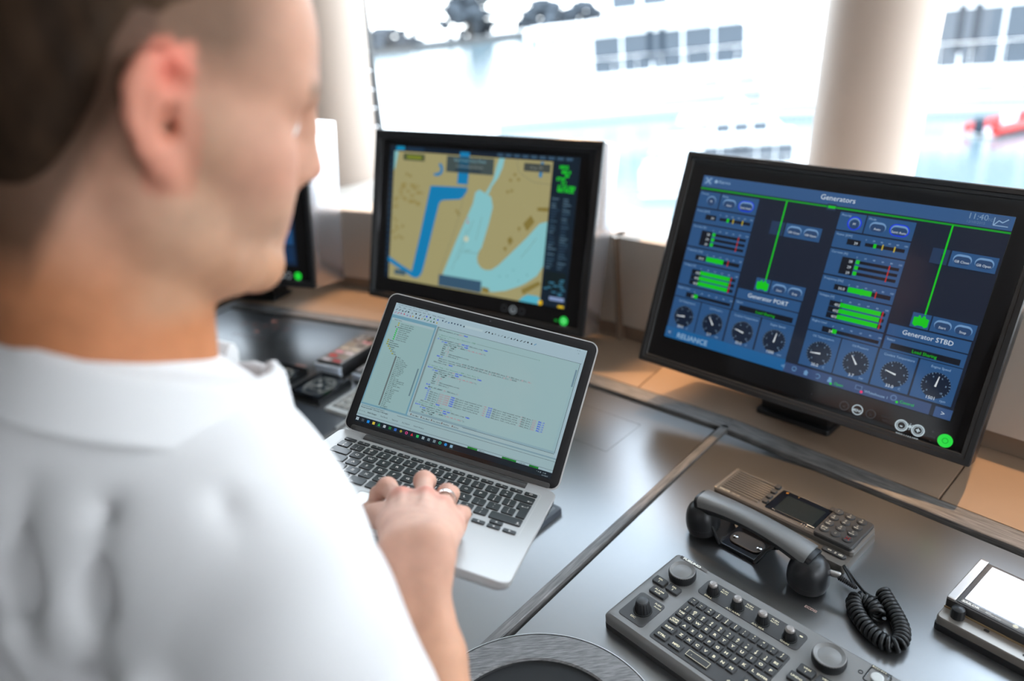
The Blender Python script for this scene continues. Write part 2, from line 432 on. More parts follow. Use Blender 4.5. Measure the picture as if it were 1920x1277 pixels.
# the gasket edge along the left pillar; chrome beads stand in for its bright reflections
g = MB(); glints = MB(); gp0 = Vector((-0.424, 2.86, zz(-0.50))); gp1 = gp0 + Vector((0.058, -0.01, 1.2))
g.tube([gp0, gp1], 0.020, 10)
for k in range(18):
    p = gp0.lerp(gp1, (k + 0.5) / 18); glints.sphere((p.x - 0.002, p.y - 0.018, p.z), 0.0075, 8, 6)
gg = g.build('trim_5', M_gasket); tag(gg, kind='structure'); glints.build('glint_beads', M_chrome, gg)

# warm downlights in the ceiling over the dash, and neutral ones behind
def can_light(x, y, label, group):
    t = thing('ceiling_downlight', label, 'downlight', T(x, y, zz(0.77)), group)
    MB().lathe([(0.030, -0.004), (0.045, -0.006), (0.047, 0.0)], 24, cap0=False, cap1=False).build('trim_ring', M_chrome, t)
    MB().lathe([(0.0299, -0.003), (0.0299, 0.002)], 24).build('lens', mat('lamp_lens', (1.0, 0.68, 0.38), emit=6.0), t)
    return t
LAMPS = [((0.46, 1.56), (0.45, 1.20), 'warm ceiling downlight above the right monitor'), ((0.98, 1.02), (0.86, 0.85), 'warm ceiling downlight farthest to the right'),
         ((-0.42, 2.36), (-0.36, 2.0), 'warm ceiling downlight above the left pillar sill'), ((0.10, 1.90), (0.14, 1.62), 'warm ceiling downlight between the two large monitors')]
for (a, b, lab) in LAMPS:
    can_light(a[0], a[1], lab, None)
    downlight('downlight_beam', (a[0], a[1], zz(0.755)), (b[0], b[1], zz(-0.775)), 85, 0.014, spot=28)

# ------------------------------------------------------------------ the console
con = thing('bridge_console', 'curved dark console with charcoal panels, grey oak strips and a tan leather ledge', 'console', T(0, 0, 0))
zt = zz(-0.78)
def off(p, q, d):
    """shift the line p-q sideways by d to its left"""
    dx, dy = q[0] - p[0], q[1] - p[1]; L = math.hypot(dx, dy); return ((p[0] - dy / L * d, p[1] + dx / L * d), (q[0] - dy / L * d, q[1] + dx / L * d))
def isect(a, b):
    (x1, y1), (x2, y2) = a; (x3, y3), (x4, y4) = b
    d = (x1 - x2) * (y3 - y4) - (y1 - y2) * (x3 - x4); p = x1 * y2 - y1 * x2; q = x3 * y4 - y3 * x4
    return ((p * (x3 - x4) - (x1 - x2) * q) / d, (p * (y3 - y4) - (y1 - y2) * q) / d)
P0, P1, P2, P3 = (-0.93, 2.262), (-0.12, 1.743), (0.390, 1.190), (1.12, 0.219)
F0, F1, F2, F3 = (-1.32, 1.67), (-0.545, 1.165), (-0.130, 0.668), (0.585, -0.265)
MB().poly([P0, F0, F1, F2, F3, P3, P2, P1][::1], zt - 0.030, zt - 0.012).build('backing_board', M_gap, con)
for pts in ([P0, F0, F1, P1], [P1, F1, F2, P2], [P2, F2, F3, P3]):
    c = Vector((sum(p[0] for p in pts) / 4, sum(p[1] for p in pts) / 4)); q = []
    n = 4
    for i in range(n):            # inset every edge by a shadow gap
        e0 = off(pts[i - 1], pts[i], 0.0125 if i in (2, 3, 0) and False else 0.0105); e1 = off(pts[i], pts[(i + 1) % n], 0.0105)
        q.append(isect(e0, e1))
    mb = MB(); R = [[(x, y, zt - 0.012) for x, y in q], [(x, y, zt - 0.0012) for x, y in q]]
    qi = [(x + (c.x - x) * 0.0016, y + (c.y - y) * 0.0016) for x, y in q]; R.append([(x, y, zt) for x, y in qi])
    mb.loops(R).build('desk_panel', M_desk, con)
def wood(a, b, w, z1=0.005, name='wood_strip', ext=0.0, side=1, z0=-0.012):
    """oak strip whose grain runs along it"""
    d = Vector((b[0] - a[0], b[1] - a[1], 0)); L = d.length; d.normalize(); n = Vector((-d.y, d.x, 0))
    M = axes(Vector((a[0], a[1], zt)), d, n, (0, 0, 1))
    mb = MB(); y0, y1 = (0, w) if side > 0 else (-w, 0); c = 0.0012
    mb.loops([[(-ext, y0, z0), (L + ext, y0, z0), (L + ext, y1, z0), (-ext, y1, z0)], [(-ext, y0, z1 - c), (L + ext, y0, z1 - c), (L + ext, y1, z1 - c), (-ext, y1, z1 - c)],
              [(-ext, y0 + c, z1), (L + ext, y0 + c, z1), (L + ext, y1 - c, z1), (-ext, y1 - c, z1)]])
    return mb.build(name, M_wood, con, M)
for a, b in ((P0, P1), (P1, P2), (P2, P3)): wood(a, b, 0.040, ext=0.001, side=1)
wood((0.3925, 1.200), (-0.132, 0.686), 0.0165, 0.005, side=1)
wood((-0.112, 1.752), (-0.545, 1.17), 0.0165, 0.005, side=1)
wood((-0.93, 2.262), (-1.32, 1.67), 0.030, 0.005, side=1)
for a, b in ((F0, F1), (F1, F2), (F2, F3)): wood(a, b, 0.035, 0.005, side=-1, name='wood_nosing', z0=-0.045)
# leather ledge from the oak strip to the wall, in four upholstered lengths
QL = [off(P0, P1, 0.0405), off(P1, P2, 0.0405), off(P2, P3, 0.0405)]
Lf = [QL[0][0], isect(QL[0], QL[1]), isect(QL[1], QL[2]), QL[2][1]]
wl_ = dense(WALL, 10)
def wall_at(p, d):
    best = None
    for a, b in zip(wl_[:-1], wl_[1:]):
        ex, ey = b[0] - a[0], b[1] - a[1]; den = d[0] * ey - d[1] * ex
        if abs(den) < 1e-9: continue
        t = ((a[0] - p[0]) * ey - (a[1] - p[1]) * ex) / den; u = ((a[0] - p[0]) * d[1] - (a[1] - p[1]) * d[0]) / den
        if 0 <= u <= 1 and t > 0 and (best is None or t < best): best = t
    return (p[0] + d[0] * (best - 0.0015), p[1] + d[1] * (best - 0.0015)) if best else None
segs = [(Lf[0], Lf[1]), (Lf[1], Lf[2]), (Lf[2], (0.435, 1.182)), ((0.435, 1.182), Lf[3])]
# the joint under the right monitor's foot
segs = [(Lf[0], Lf[1]), (Lf[1], (0.30, 1.370)), ((0.30, 1.370), Lf[2]), (Lf[2], Lf[3])]
lp = []
for i in range(121):
    t = i / 120; lp.append(along([Lf[0], Lf[1], Lf[2], Lf[3]], t))
def ndir(p):
    for k, (a, b) in enumerate(((Lf[0], Lf[1]), (Lf[1], Lf[2]), (Lf[2], Lf[3]))):
        pass
    return None
NR = [Vector((0.539, 0.842)), Vector((0.735, 0.678)), Vector((0.80, 0.60))]
def smooth_n(t):
    k = [(0.0, NR[0]), (0.36, NR[0]), (0.50, (NR[0] + NR[1]).normalized()), (0.60, NR[1]), (0.76, (NR[1] + NR[2]).normalized()), (1.0, NR[2])]
    for (t0, a), (t1, b) in zip(k[:-1], k[1:]):
        if t <= t1: u = (t - t0) / (t1 - t0); return (a * (1 - u) + b * u).normalized()
    return NR[2]
cuts = [0, 34, 61, 86, 120]
for c0, c1 in zip(cuts[:-1], cuts[1:]):
    inner = []; outer = []
    for i in range(c0, c1 + 1):
        n = smooth_n(i / 120); p = lp[i]; o = wall_at(p, n)
        if o is None: continue
        if i == c0 or i == c1:        # leave a fine joint
            j = 1 if i == c0 else -1; q = lp[i + j]; s = 0.0007 / math.dist(p, q); p = (p[0] + (q[0] - p[0]) * s, p[1] + (q[1] - p[1]) * s); o = wall_at(p, n)
        inner.append(p); outer.append(o)
    ring = inner[::-1] + outer
    cx = sum(p[0] for p in ring) / len(ring); cy = sum(p[1] for p in ring) / len(ring)
    top = [(x + (cx - x) * 0.004, y + (cy - y) * 0.004) for x, y in ring]
    MB().loops([[(x, y, zt - 0.03) for x, y in ring[::-1]], [(x, y, zt + 0.003) for x, y in ring[::-1]], [(x, y, zt + 0.005) for x, y in top[::-1]]]).build('leather_ledge', M_leather, con)
# cabinet under the top
B_ = [(-0.93, 2.262), (-1.18, 1.80), (-0.44, 1.32), (0.03, 0.76), (0.71, -0.14), (1.12, 0.219), (0.390, 1.190), (-0.12, 1.743)]
MB().poly(B_, 0.06, zt - 0.031).build('cabinet_body', M_wdark, con)
MB().poly([(x + (0.02 - x) * 0.04, y + (1.1 - y) * 0.04) for x, y in B_], 0.0, 0.06).build('plinth', M_gap, con)
# flush hatch left of the oak strip, and the printed words
Mh = axes(Vector((0.145, 1.254, zt)), Vector((0.69, -0.724, 0)), Vector((0.724, 0.69, 0)), (0, 0, 1))
MB().frame(0.152, 0.118, 0.0007, -0.001, 0.00025, 0.001, 0.0001, 1).build('hatch_joint', mat('joint_grey', (0.035, 0.035, 0.035), 0.5), con, Mh)
cv = Canvas()
def word(t, x, y, az, size, col=(226, 190, 178), **k):
    a = math.radians(az); cv.text(t, x, y, size, col, 'c', rot=a, **k)
word('ECDIS', 0.3625, 0.7225, -51.5, 0.0062, bold=1, sx=1.05)
cv.build('panel_lettering', M_print, con, Matrix.Translation((0, 0, zt + 0.0002))); cv = Canvas()
a0 = Vector((-0.815, 2.088)); a1 = Vector((-0.662, 1.996)); b0 = Vector((-0.822, 2.009)); b1 = Vector((-0.722, 1.944)); du = (a1 - a0).normalized(); dn = Vector((-du.y, du.x))
def block(c, w, h, col): cv.poly([tuple(c + du * sx * w + dn * sy * h) for sx, sy in ((-1, -1), (1, -1), (1, 1), (-1, 1))], col)
for k in range(5):
    c = a0.lerp(a1, k / 4)
    for j in range(3): block(c + du * (j - 1) * 0.007, 0.0022, 0.0045, (150, 112, 98)); block(c + du * (j - 1) * 0.007 - dn * 0.012, 0.0022, 0.003, (140, 104, 92))
block(Vector((-0.722, 2.072)), 0.012, 0.004, (214, 150, 130))
for k in range(6): block(b0.lerp(b1, k / 5), 0.006, 0.0022, (120, 92, 84)); block(b0.lerp(b1, k / 5) - dn * 0.010, 0.005, 0.0022, (104, 82, 76))
block(Vector((-0.757, 2.005)), 0.010, 0.004, (214, 150, 130))
for c, w in (((-0.562, 1.722), 0.018), ((-0.452, 1.642), 0.018), ((-0.583, 1.540), 0.015)):
    for j in range(5): block(Vector(c) + du * (j - 2) * w * 0.42, w * 0.17, 0.0036, (216, 160, 142))
tag(cv.build('label_lettering', M_print, con, Matrix.Translation((0, 0, zt + 0.0002))), kind='stuff')
# oak ring around the round well at the front of the console
RC = (-0.032, 0.566)
Mr = T(RC[0], RC[1], zt)
MB().lathe([(0.118, -0.020), (0.118, 0.010), (0.120, 0.012), (0.158, 0.012), (0.1605, 0.010), (0.1605, -0.030), (0.118, -0.030)], 96, cap0=False, cap1=False).build('oak_ring', M_woodr, con, Mr)
MB().lathe([(0.1606, 0.0085), (0.1620, 0.0085), (0.1620, 0.0112), (0.1606, 0.0115)], 96, cap0=False, cap1=False).build('ring_edging', mat('pale_edging', (0.5, 0.5, 0.5), 0.4), con, Mr)
MB().lathe([(0.1185, 0.0095), (0.1165, 0.0075), (0.108, 0.0064), (0.060, 0.0060), (0.001, 0.0058)], 64, cap0=False, cap1=False).build('well_dark_dish', M_gap, con, Mr)  # shallow black dish stands in for the darkness inside the well

# ------------------------------------------------------------------ monitors
SW, SH = 0.550, 0.345
RS = 0.925
def monitor(label, c, w, h, x0, x1, y0, y1, depth, ledge_z, foot, body_mat, step=0.012, group=None, neck_shift=0.0, k=1.0):
    """screen centre c, axes w (right) and h (up); outer bezel x0..x1, y0..y1 in the screen plane"""
    w = Vector(w).normalized(); h = Vector(h); h = (h - w * h.dot(w)).normalized(); n = w.cross(h)
    M = axes(Vector((c[0] * k, c[1] * k, zz(c[2] * k))), w, h, n) @ Matrix.Scale(k, 4)
    root_M = T(M.translation.x - n.x * depth * 0.5, M.translation.y - n.y * depth * 0.5, ledge_z)
    t = thing('monitor', label, 'monitor', root_M, group)
    L = root_M.inverted() @ M
    cx, cy, ow, oh = (x0 + x1) / 2, (y0 + y1) / 2, x1 - x0, y1 - y0
    MB().slab(ow, oh, -depth, -0.004, 0.004, 0.002, 2, cx, cy).build('housing', body_mat, t, L)
    fr = MB().frame(ow, oh, step, -0.006, 0.0035, 0.004, 0.002, 2, cx, cy, zin=-0.002); fr.build('bezel_rim', M_frame, t, L)
    fr2 = MB().frame(ow - 2 * step, oh - 2 * step, step * 0.7, -0.006, 0.0016, 0.003, 0.0012, 2, cx, cy, zin=-0.001); fr2.build('bezel_step', M_bezel, t, L)
    g = MB().slab(ow - 2 * step - 0.012, oh - 2 * step - 0.012, -0.006, -0.0005, 0.002, 0.0004, 2, cx, cy).build('front_glass', M_blkg, t, L)
    # foot and neck, upright, standing on the ledge
    fz = ledge_z
    nk = L.inverted()
    fc = Vector(foot[0]); ang = foot[1]; fw, fd = foot[2], foot[3]
    Mf = root_M.inverted() @ T(fc.x, fc.y, fz, ang)
    mb = MB(); mb.slab(fw, fd, 0.0, 0.010, 0.006, 0.002, 3); mb.build('foot_plate', M_blk, t, Mf)
    back = M @ Vector((cx + neck_shift, cy - oh * 0.25, -depth * 0.85)); bl = Mf.inverted() @ root_M.inverted() @ back
    nb = MB(); k = 0.5
    r0 = rrect(fw * 0.94, fd * 0.8, 0.006, 3, 0, 0, 0.010); r1 = rrect(fw * 0.9, 0.030, 0.006, 3, bl[0], bl[1], max(bl[2], 0.05))
    nb.loops([r0, r1]).build('neck', M_blk, t, Mf)
    return t, L, (cx, cy, ow, oh)

def icon_row(cv, y, xs, col, r=0.006):
    for x in xs: cv.disc(x, y, r, col, r * 0.72)

# ---- right monitor: generator page
R_t, R_L, R_o = monitor('wide black monitor showing a blue generator page with green bars, at the right', (0.5757, 1.2407, -0.5198), (0.7066, -0.7047, -0.0638), (0.3139, 0.2314, 0.9208),
                        -0.323, 0.322, -0.2375, 0.2175, 0.055, zz(-0.775), ((0.556, 1.205), -51, 0.150, 0.10), M_blk, step=0.010, neck_shift=0.0, k=RS)
cv = Canvas(SW, SH, True)
BG = (22, 32, 52); PN = (42, 86, 136); PD = (30, 66, 108); DK = (12, 20, 34); GR = (16, 208, 26); LG = (150, 185, 220); WH = (222, 236, 248)
cv.rect(0, 0, 1, 1, BG); cv.lift()
cv.rect(0, 0, 1, 0.066, (52, 92, 142)); cv.rect(0, 0.932, 0.475, 1.0, (22, 98, 158)); cv.rect(0.475, 0.945, 0.94, 1.0, (50, 74, 118)); cv.rect(0.952, 0.948, 1, 1.0, (52, 84, 132)); cv.lift()
cv.rect(0.006, 0.006, 0.040, 0.052, (70, 110, 160)); cv.rect(0.945, 0.008, 0.990, 0.056, (60, 92, 136)); cv.lift()
cv.line([(0.012, 0.012), (0.034, 0.046)], 0.002, LG); cv.line([(0.012, 0.046), (0.034, 0.012)], 0.002, LG)
cv.line([(0.952, 0.048), (0.962, 0.026), (0.972, 0.034), (0.985, 0.016)], 0.0014, LG); cv.line([(0.950, 0.014), (0.950, 0.050), (0.988, 0.050)], 0.0012, LG)
cv.text('Generators', 0.498, 0.042, 0.0135, WH, 'c'); cv.text('Alarms', 0.062, 0.036, 0.0095, LG); cv.disc(0.054, 0.028, 0.0035, LG)
cv.text('11:40', 0.880, 0.034, 0.0135, (128, 158, 190)); cv.text('12/10/2015', 0.880, 0.054, 0.006, (100, 128, 160)); cv.text('UTC', 0.925, 0.034, 0.006, (110, 140, 170))
cv.line([(0.0, 0.076), (1.0, 0.076)], 0.0030, (10, 160, 36))
cv.rect(0.470, 0.060, 0.500, 0.094, (40, 58, 84)); cv.lift(); cv.rect(0.474, 0.070, 0.498, 0.083, GR)
def gauge(x, y, val, name, txt, unit, top=0.74):
    r = 0.0225
    cv.disc(x, y, r, (12, 28, 52)); cv.lift()
    for k in range(21):
        a = math.radians(225 - 270 * k / 20); px, py = cv.P(x, y); rr = (0.86 if k % 4 == 0 else 0.92) * r
        cv._add([(px + q * math.cos(a + s), py + q * math.sin(a + s)) for q, s in ((rr, -.018), (r * 0.98, -.018), (r * 0.98, .018), (rr, .018))], [(0, 1, 2, 3)], LG)
    for k in range(6):
        a = math.radians(225 - 270 * k / 5); px, py = cv.P(x, y); cv.text(str(k * 2), (px + 0.68 * r * math.cos(a)) / SW + 0.5, 0.5 - (py + 0.68 * r * math.sin(a) - 0.0015) / SH, 0.0042, LG, 'c')
    a = math.radians(val); px, py = cv.P(x, y); tip = (px + r * 0.72 * math.cos(a), py + r * 0.72 * math.sin(a)); b = (px - r * 0.1 * math.cos(a), py - r * 0.1 * math.sin(a)); nx, ny = -math.sin(a) * 0.0014, math.cos(a) * 0.0014
    cv._add([(b[0] - nx, b[1] - ny), (tip[0] - nx * .4, tip[1] - ny * .4), (tip[0] + nx * .4, tip[1] + ny * .4), (b[0] + nx, b[1] + ny)], [(0, 1, 2, 3)], (235, 244, 250))
    cv.text(txt, x - 0.004, y + 0.072, 0.0078, WH, 'c'); cv.text(unit, x + 0.022, y + 0.072, 0.0055, LG, 'l')
    cv.text(name, x, top + 0.028, 0.0056, LG, 'c')
def btn(x0, x1, y0, y1, t, hot=False):
    if hot: cv.pill(x0 - 0.004, y0 - 0.006, x1 + 0.004, y1 + 0.006, (20, 60, 235)); cv.lift()
    cv.pill(x0, y0, x1, y1, (118, 160, 205)); cv.lift(); cv.pill(x0 + 0.002, y0 + 0.010, x1 - 0.002, y1, (40, 70, 112)); cv.lift()
    cv.text(t, (x0 + x1) / 2, (y0 + y1) / 2 + 0.016, 0.0056, WH, 'c')
def half(o, side, power, cur, freq, volt, load, rpm):
    A0, A1 = o, o + 0.232
    def panel(x0, y0, x1, y1, c=PN): cv.rect(x0, y0, x1, y1, c)
    panel(A0, 0.092, A0 + 0.083, 0.186); panel(A0 + 0.087, 0.092, A1, 0.186)
    for a, b in ((0.194, 0.280), (0.288, 0.424), (0.432, 0.515), (0.523, 0.660), (0.668, 0.736)): panel(A0, a, A1, b)
    for k in range(4):
        xs = (A0, A0 + 0.117, A0 + 0.236, A0 + 0.355); panel(xs[k], 0.742, xs[k] + (0.113 if k < 3 else 0.117), 0.934)
    panel(A0 + 0.240, 0.606, A0 + 0.472, 0.664); panel(A0 + 0.240, 0.670, A0 + 0.472, 0.738)
    panel(A0 + 0.297, 0.197, A0 + 0.345, 0.272, (34, 58, 92)); panel(A0 + 0.350, 0.197, A0 + 0.474, 0.272)
    panel(A0 + 0.297, 0.524, A0 + 0.350, 0.598); panel(A0 + 0.354, 0.524, A0 + 0.474, 0.598)
    cv.lift()
    for t, y in (('Priority', 0.112), ('Power [kW]', 0.214), ('Currents [A]', 0.308), ('Frequency [Hz]', 0.452), ('Voltages [V]', 0.543), ('Engine Load', 0.687)): cv.text(t, A0 + 0.006, y, 0.0055, LG)
    cv.text('Mode', A0 + 0.092, 0.112, 0.0055, LG); cv.text('Status', A0 + 0.246, 0.690, 0.0055, LG)
    if side: cv.disc(A0 + 0.052, 0.142, 0.0125, (20, 60, 235)); cv.lift()
    cv.disc(A0 + 0.052, 0.142, 0.0100, (110, 150, 195)); cv.lift(); cv.disc(A0 + 0.052, 0.147, 0.0088, (40, 70, 112)); cv.lift(); cv.text('M', A0 + 0.052, 0.152, 0.006, WH, 'c')
    btn(A0 + 0.100, A0 + 0.150, 0.118, 0.168, 'Auto'); btn(A0 + 0.164, A0 + 0.216, 0.118, 0.168, 'Semi Auto', True)
    def bar(y, x0, x1, v, marks=(), h=0.018, fill=GR, box=None, labels=True):
        if box: cv.rect(A0 + 0.045, y - 0.015, A0 + 0.088, y + 0.015, DK)
        cv.rect(x0, y - h / 2, x1, y + h / 2, DK); cv.lift()
        if box: cv.text(box, A0 + 0.080, y + 0.010, 0.0068, WH, 'r')
        w = x1 - x0
        if v[1] > v[0]: cv.rect(x0 + w * v[0], y - h * 0.62, x0 + w * v[1], y + h * 0.62, fill); cv.lift()
        for mx, c in marks: cv.rect(x0 + w * mx - 0.0018, y - h * 0.8, x0 + w * mx + 0.0018, y + h * 0.8, c)
        cv.lift()
        if labels:
            for k in range(6): cv.text(str(k * 20), x0 + w * k / 5, y - 0.020, 0.0042, LG, 'c')
    Y_ = (206, 186, 50); R_ = (190, 44, 40); x0, x1 = A0 + 0.102, A0 + 0.222
    bar(0.240, x0, x1, (power, power + 0.07), ((0.45, Y_), (0.75, Y_)), box='39')
    for i, y in enumerate((0.336, 0.366, 0.396)): bar(y, x0 - 0.012, x1, (0.0, cur), ((0.78, R_),), 0.016, box=('28', '29', '29')[i], labels=i == 0)
    bar(0.484, x0 - 0.012, x1, (0.0, freq), ((0.33, GR), (0.66, R_)), 0.022, box='50.0')
    for i, y in enumerate((0.572, 0.604, 0.636)): bar(y, x0 - 0.022, x1, (0.0, volt), ((volt + 0.04, R_),), 0.018, box=('402', '402', '403')[i], labels=i == 0)
    bar(0.716, x0 - 0.024, x1 + 0.004, (0.0, load), (), 0.018, box='24')
    vx = A0 + 0.331
    cv.line([(vx, 0.078), (vx, 0.528)], 0.0026, GR); cv.rect(vx - 0.006, 0.222, vx + 0.004, 0.250, (24, 44, 60)); cv.lift(); cv.line([(vx, 0.205), (vx, 0.268)], 0.0022, GR)
    btn(A0 + 0.358, A0 + 0.408, 0.208, 0.258, 'GB Close'); btn(A0 + 0.416, A0 + 0.466, 0.208, 0.258, 'GB Open')
    btn(A0 + 0.362, A0 + 0.410, 0.536, 0.584, 'Start'); btn(A0 + 0.418, A0 + 0.466, 0.536, 0.584, 'Stop')
    cv.poly([(A0 + 0.303, 0.545), (A0 + 0.314, 0.545), (A0 + 0.316, 0.534), (A0 + 0.320, 0.534), (A0 + 0.322, 0.545), (A0 + 0.326, 0.545), (A0 + 0.328, 0.534), (A0 + 0.334, 0.534), (A0 + 0.336, 0.545), (A0 + 0.346, 0.548), (A0 + 0.346, 0.585), (A0 + 0.338, 0.592), (A0 + 0.332, 0.585), (A0 + 0.318, 0.585), (A0 + 0.312, 0.592), (A0 + 0.303, 0.582)], GR)
    cv.text('Generator ' + ('STBD' if side else 'PORT'), A0 + 0.356, 0.645, 0.0115, WH, 'c')
    cv.rect(A0 + 0.262, 0.700, A0 + 0.460, 0.730, DK); cv.lift(); cv.text('Load Sharing', A0 + 0.361, 0.724, 0.0075, GR, 'c')
    for k, (val, nm, tx, un) in enumerate(((186, 'Oil Temperature', '20.0', 'C'), (128, 'Oil Pressure', '3.7', 'bar'), (168, 'Coolant Temperature', '33.0', 'C'), (84, 'Engine Speed', rpm, 'rpm'))):
        gauge(A0 + (0.058, 0.178, 0.297, 0.416)[k], 0.851, val, nm, tx, un)
half(0.002, 0, 0.24, 0.085, 0.52, 0.84, 0.10, '1500'); half(0.519, 1, 0.22, 0.085, 0.56, 0.90, 0.10, '1501')
cv.rect(0.003, 0.940, 0.036, 0.992, (40, 96, 150)); cv.lift(); cv.text('<', 0.019, 0.976, 0.010, WH, 'c')
cv.text('RELIANCE', 0.052, 0.986, 0.0150, (150, 186, 216), bold=0.6, sx=1.05)
for k, x in enumerate((0.472, 0.512, 0.553, 0.593, 0.634)):
    if k == 0: cv.poly([(x - 0.006, 0.965), (x, 0.965), (x + 0.006, 0.955), (x + 0.006, 0.985), (x, 0.975), (x - 0.006, 0.975)], (96, 140, 184))
    elif k == 1: cv.disc(x, 0.968, 0.0045, (96, 140, 184), 0.003); cv.rect(x - 0.006, 0.976, x + 0.006, 0.982, (96, 140, 184))
    elif k == 2: cv.poly([(x - 0.009, 0.970), (x, 0.955), (x + 0.009, 0.970), (x + 0.006, 0.970), (x + 0.006, 0.985), (x - 0.006, 0.985), (x - 0.006, 0.970)], (110, 156, 200))
    elif k == 3: cv.disc(x, 0.972, 0.0048, (96, 140, 184), 0.0034, a0=-120, a1=150)
    else: cv.disc(x, 0.965, 0.003, (110, 156, 200)); cv.rect(x - 0.007, 0.972, x + 0.007, 0.986, (110, 156, 200))
cv.disc(0.640, 0.990, 0.0022, GR); cv.text('Open', 0.650, 0.990, 0.0070, GR)
cv.rect(0.716, 0.956, 0.738, 0.980, (90, 118, 160)); cv.lift(); cv.rect(0.719, 0.960, 0.735, 0.976, (44, 66, 106)); cv.disc(0.738, 0.986, 0.0025, (240, 40, 110)); cv.text('Whitehouse 1', 0.746, 0.984, 0.0070, LG)
cv.disc(0.834, 0.968, 0.0055, (90, 118, 160), 0.0032); cv.disc(0.846, 0.984, 0.0022, GR); cv.text('Control', 0.854, 0.984, 0.0070, GR); cv.text('>', 0.976, 0.985, 0.011, WH, 'c')
sc = MB().slab(SW + 0.002, SH + 0.002, -0.001, -0.0002, 0.001, 0.0002, 1).build('screen', M_blkg, R_t, R_L)
cv.build('screen_picture', M_screen, sc, Matrix.Translation((0, 0, 0.0001)))
ic = Canvas(z=0.0); dim = (60, 62, 66); br = (196, 214, 222)
def by(v): return (0.5 - v) * SH
def bx(u): return (u - 0.5) * SW
ic.disc(bx(0.700), by(1.083), 0.0085, dim, 0.0068); ic.text('<', bx(0.700), by(1.098), 0.010, dim, 'c')
ic.disc(bx(0.742), by(1.083), 0.0095, br, 0.0078); ic.text('MENU', bx(0.742), by(1.094), 0.0068, br, 'c', bold=1)
ic.disc(bx(0.784), by(1.083), 0.0085, dim, 0.0068); ic.text('>', bx(0.784), by(1.098), 0.010, dim, 'c')
ic.text('SELECT', bx(0.828), by(1.078), 0.0045, dim, 'c'); ic.text('ALM', bx(0.828), by(1.098), 0.0045, dim, 'c')
for u, s in ((0.878, '-'), (0.926, '+')): ic.disc(bx(u), by(1.092), 0.0105, br, 0.0082); ic.disc(bx(u), by(1.092), 0.0072, br, 0.0062); ic.text(s, bx(u), by(1.092) - 0.004, 0.012, br, 'c', bold=2)
ic.disc(bx(0.902), by(1.085), 0.0028, br)
for k in range(8): a = k * math.pi / 4; ic.line([(bx(0.902) + 0.0036 * math.cos(a), by(1.085) + 0.0036 * math.sin(a)), (bx(0.902) + 0.0058 * math.cos(a), by(1.085) + 0.0058 * math.sin(a))], 0.0009, br)
ic.text('BRILLIANCE', bx(0.901), by(1.146), 0.0068, br, 'c', bold=1)
ic.text('+', bx(0.966), by(1.082), 0.008, dim, 'c'); ic.text('AUTO', bx(0.966), by(1.105), 0.0042, dim, 'c'); ic.text('-', bx(0.966), by(1.128), 0.008, dim, 'c')
ic.text('ON/OFF', bx(1.006), by(1.150), 0.0060, br, 'c', bold=1); ic.disc(bx(0.59), by(1.075), 0.0012, dim)
tag(ic.build('touch_icons', M_screen, R_t, R_L), kind='stuff')
ic = Canvas(); ic.disc(bx(1.004), by(1.100), 0.0115, (40, 236, 70)); ic.lift(); ic.disc(bx(1.004), by(1.100), 0.0050, (20, 190, 52), 0.0036)
ic.build('power_light', M_screen, R_t, R_L)

# ---- middle monitor: electronic chart
L_t, L_L, L_o = monitor('black monitor showing a beige and blue harbour chart, behind the laptop', (-0.0619, 1.7398, -0.4572), (0.8279, -0.5581, -0.055), (0.1969, 0.1976, 0.9603),
                        -0.3275, 0.3290, -0.2320, 0.2120, 0.088, zz(-0.775), ((0.02, 1.800), -36, 0.24, 0.12), mat('monitor_side', (0.62, 0.62, 0.65), 0.2, metal=0.9), step=0.010)
cv = Canvas(SW, SH, True)
LAND = (172, 164, 116); BLU = (12, 132, 190); RIV = (142, 206, 212); BRN = (140, 124, 62); NAV = (14, 30, 48)
cv.rect(0, 0, 1, 1, NAV); cv.lift(); cv.rect(0.026, 0.036, 0.876, 1.0, LAND); cv.lift()
riv = [(0.639, 0.036), (0.632, 0.099), (0.613, 0.171), (0.584, 0.233), (0.570, 0.290), (0.585, 0.304), (0.598, 0.373), (0.583, 0.494), (0.566, 0.600), (0.555, 0.667), (0.542, 0.696), (0.534, 0.740), (0.540, 0.780), (0.560, 0.812), (0.585, 0.822), (0.615, 0.815), (0.650, 0.775), (0.704, 0.686), (0.780, 0.560), (0.839, 0.450), (0.876, 0.430), (0.876, 0.731), (0.849, 0.806), (0.800, 0.866), (0.767, 0.897), (0.700, 0.945), (0.640, 0.968), (0.570, 0.972), (0.345, 0.945), (0.352, 0.890), (0.420, 0.620), (0.491, 0.365), (0.500, 0.285), (0.521, 0.262), (0.545, 0.270), (0.566, 0.250), (0.590, 0.180), (0.600, 0.100), (0.612, 0.036)]
# split the river polygon so that every face stays simple
cv.poly([(0.639, 0.036), (0.632, 0.099), (0.613, 0.171), (0.584, 0.233), (0.570, 0.290), (0.552, 0.286), (0.566, 0.250), (0.590, 0.180), (0.600, 0.100), (0.612, 0.036)], RIV)
cv.poly([(0.552, 0.284), (0.585, 0.304), (0.598, 0.373), (0.583, 0.494), (0.566, 0.600), (0.555, 0.667), (0.542, 0.696), (0.534, 0.740), (0.540, 0.780), (0.560, 0.812), (0.572, 0.975), (0.345, 0.945), (0.352, 0.890), (0.420, 0.620), (0.491, 0.365), (0.500, 0.285), (0.521, 0.262)], RIV)
cv.poly([(0.559, 0.811), (0.585, 0.822), (0.615, 0.815), (0.650, 0.775), (0.704, 0.686), (0.780, 0.560), (0.839, 0.450), (0.876, 0.430), (0.876, 0.731), (0.849, 0.806), (0.800, 0.866), (0.767, 0.897), (0.700, 0.945), (0.640, 0.968), (0.571, 0.976)], RIV)
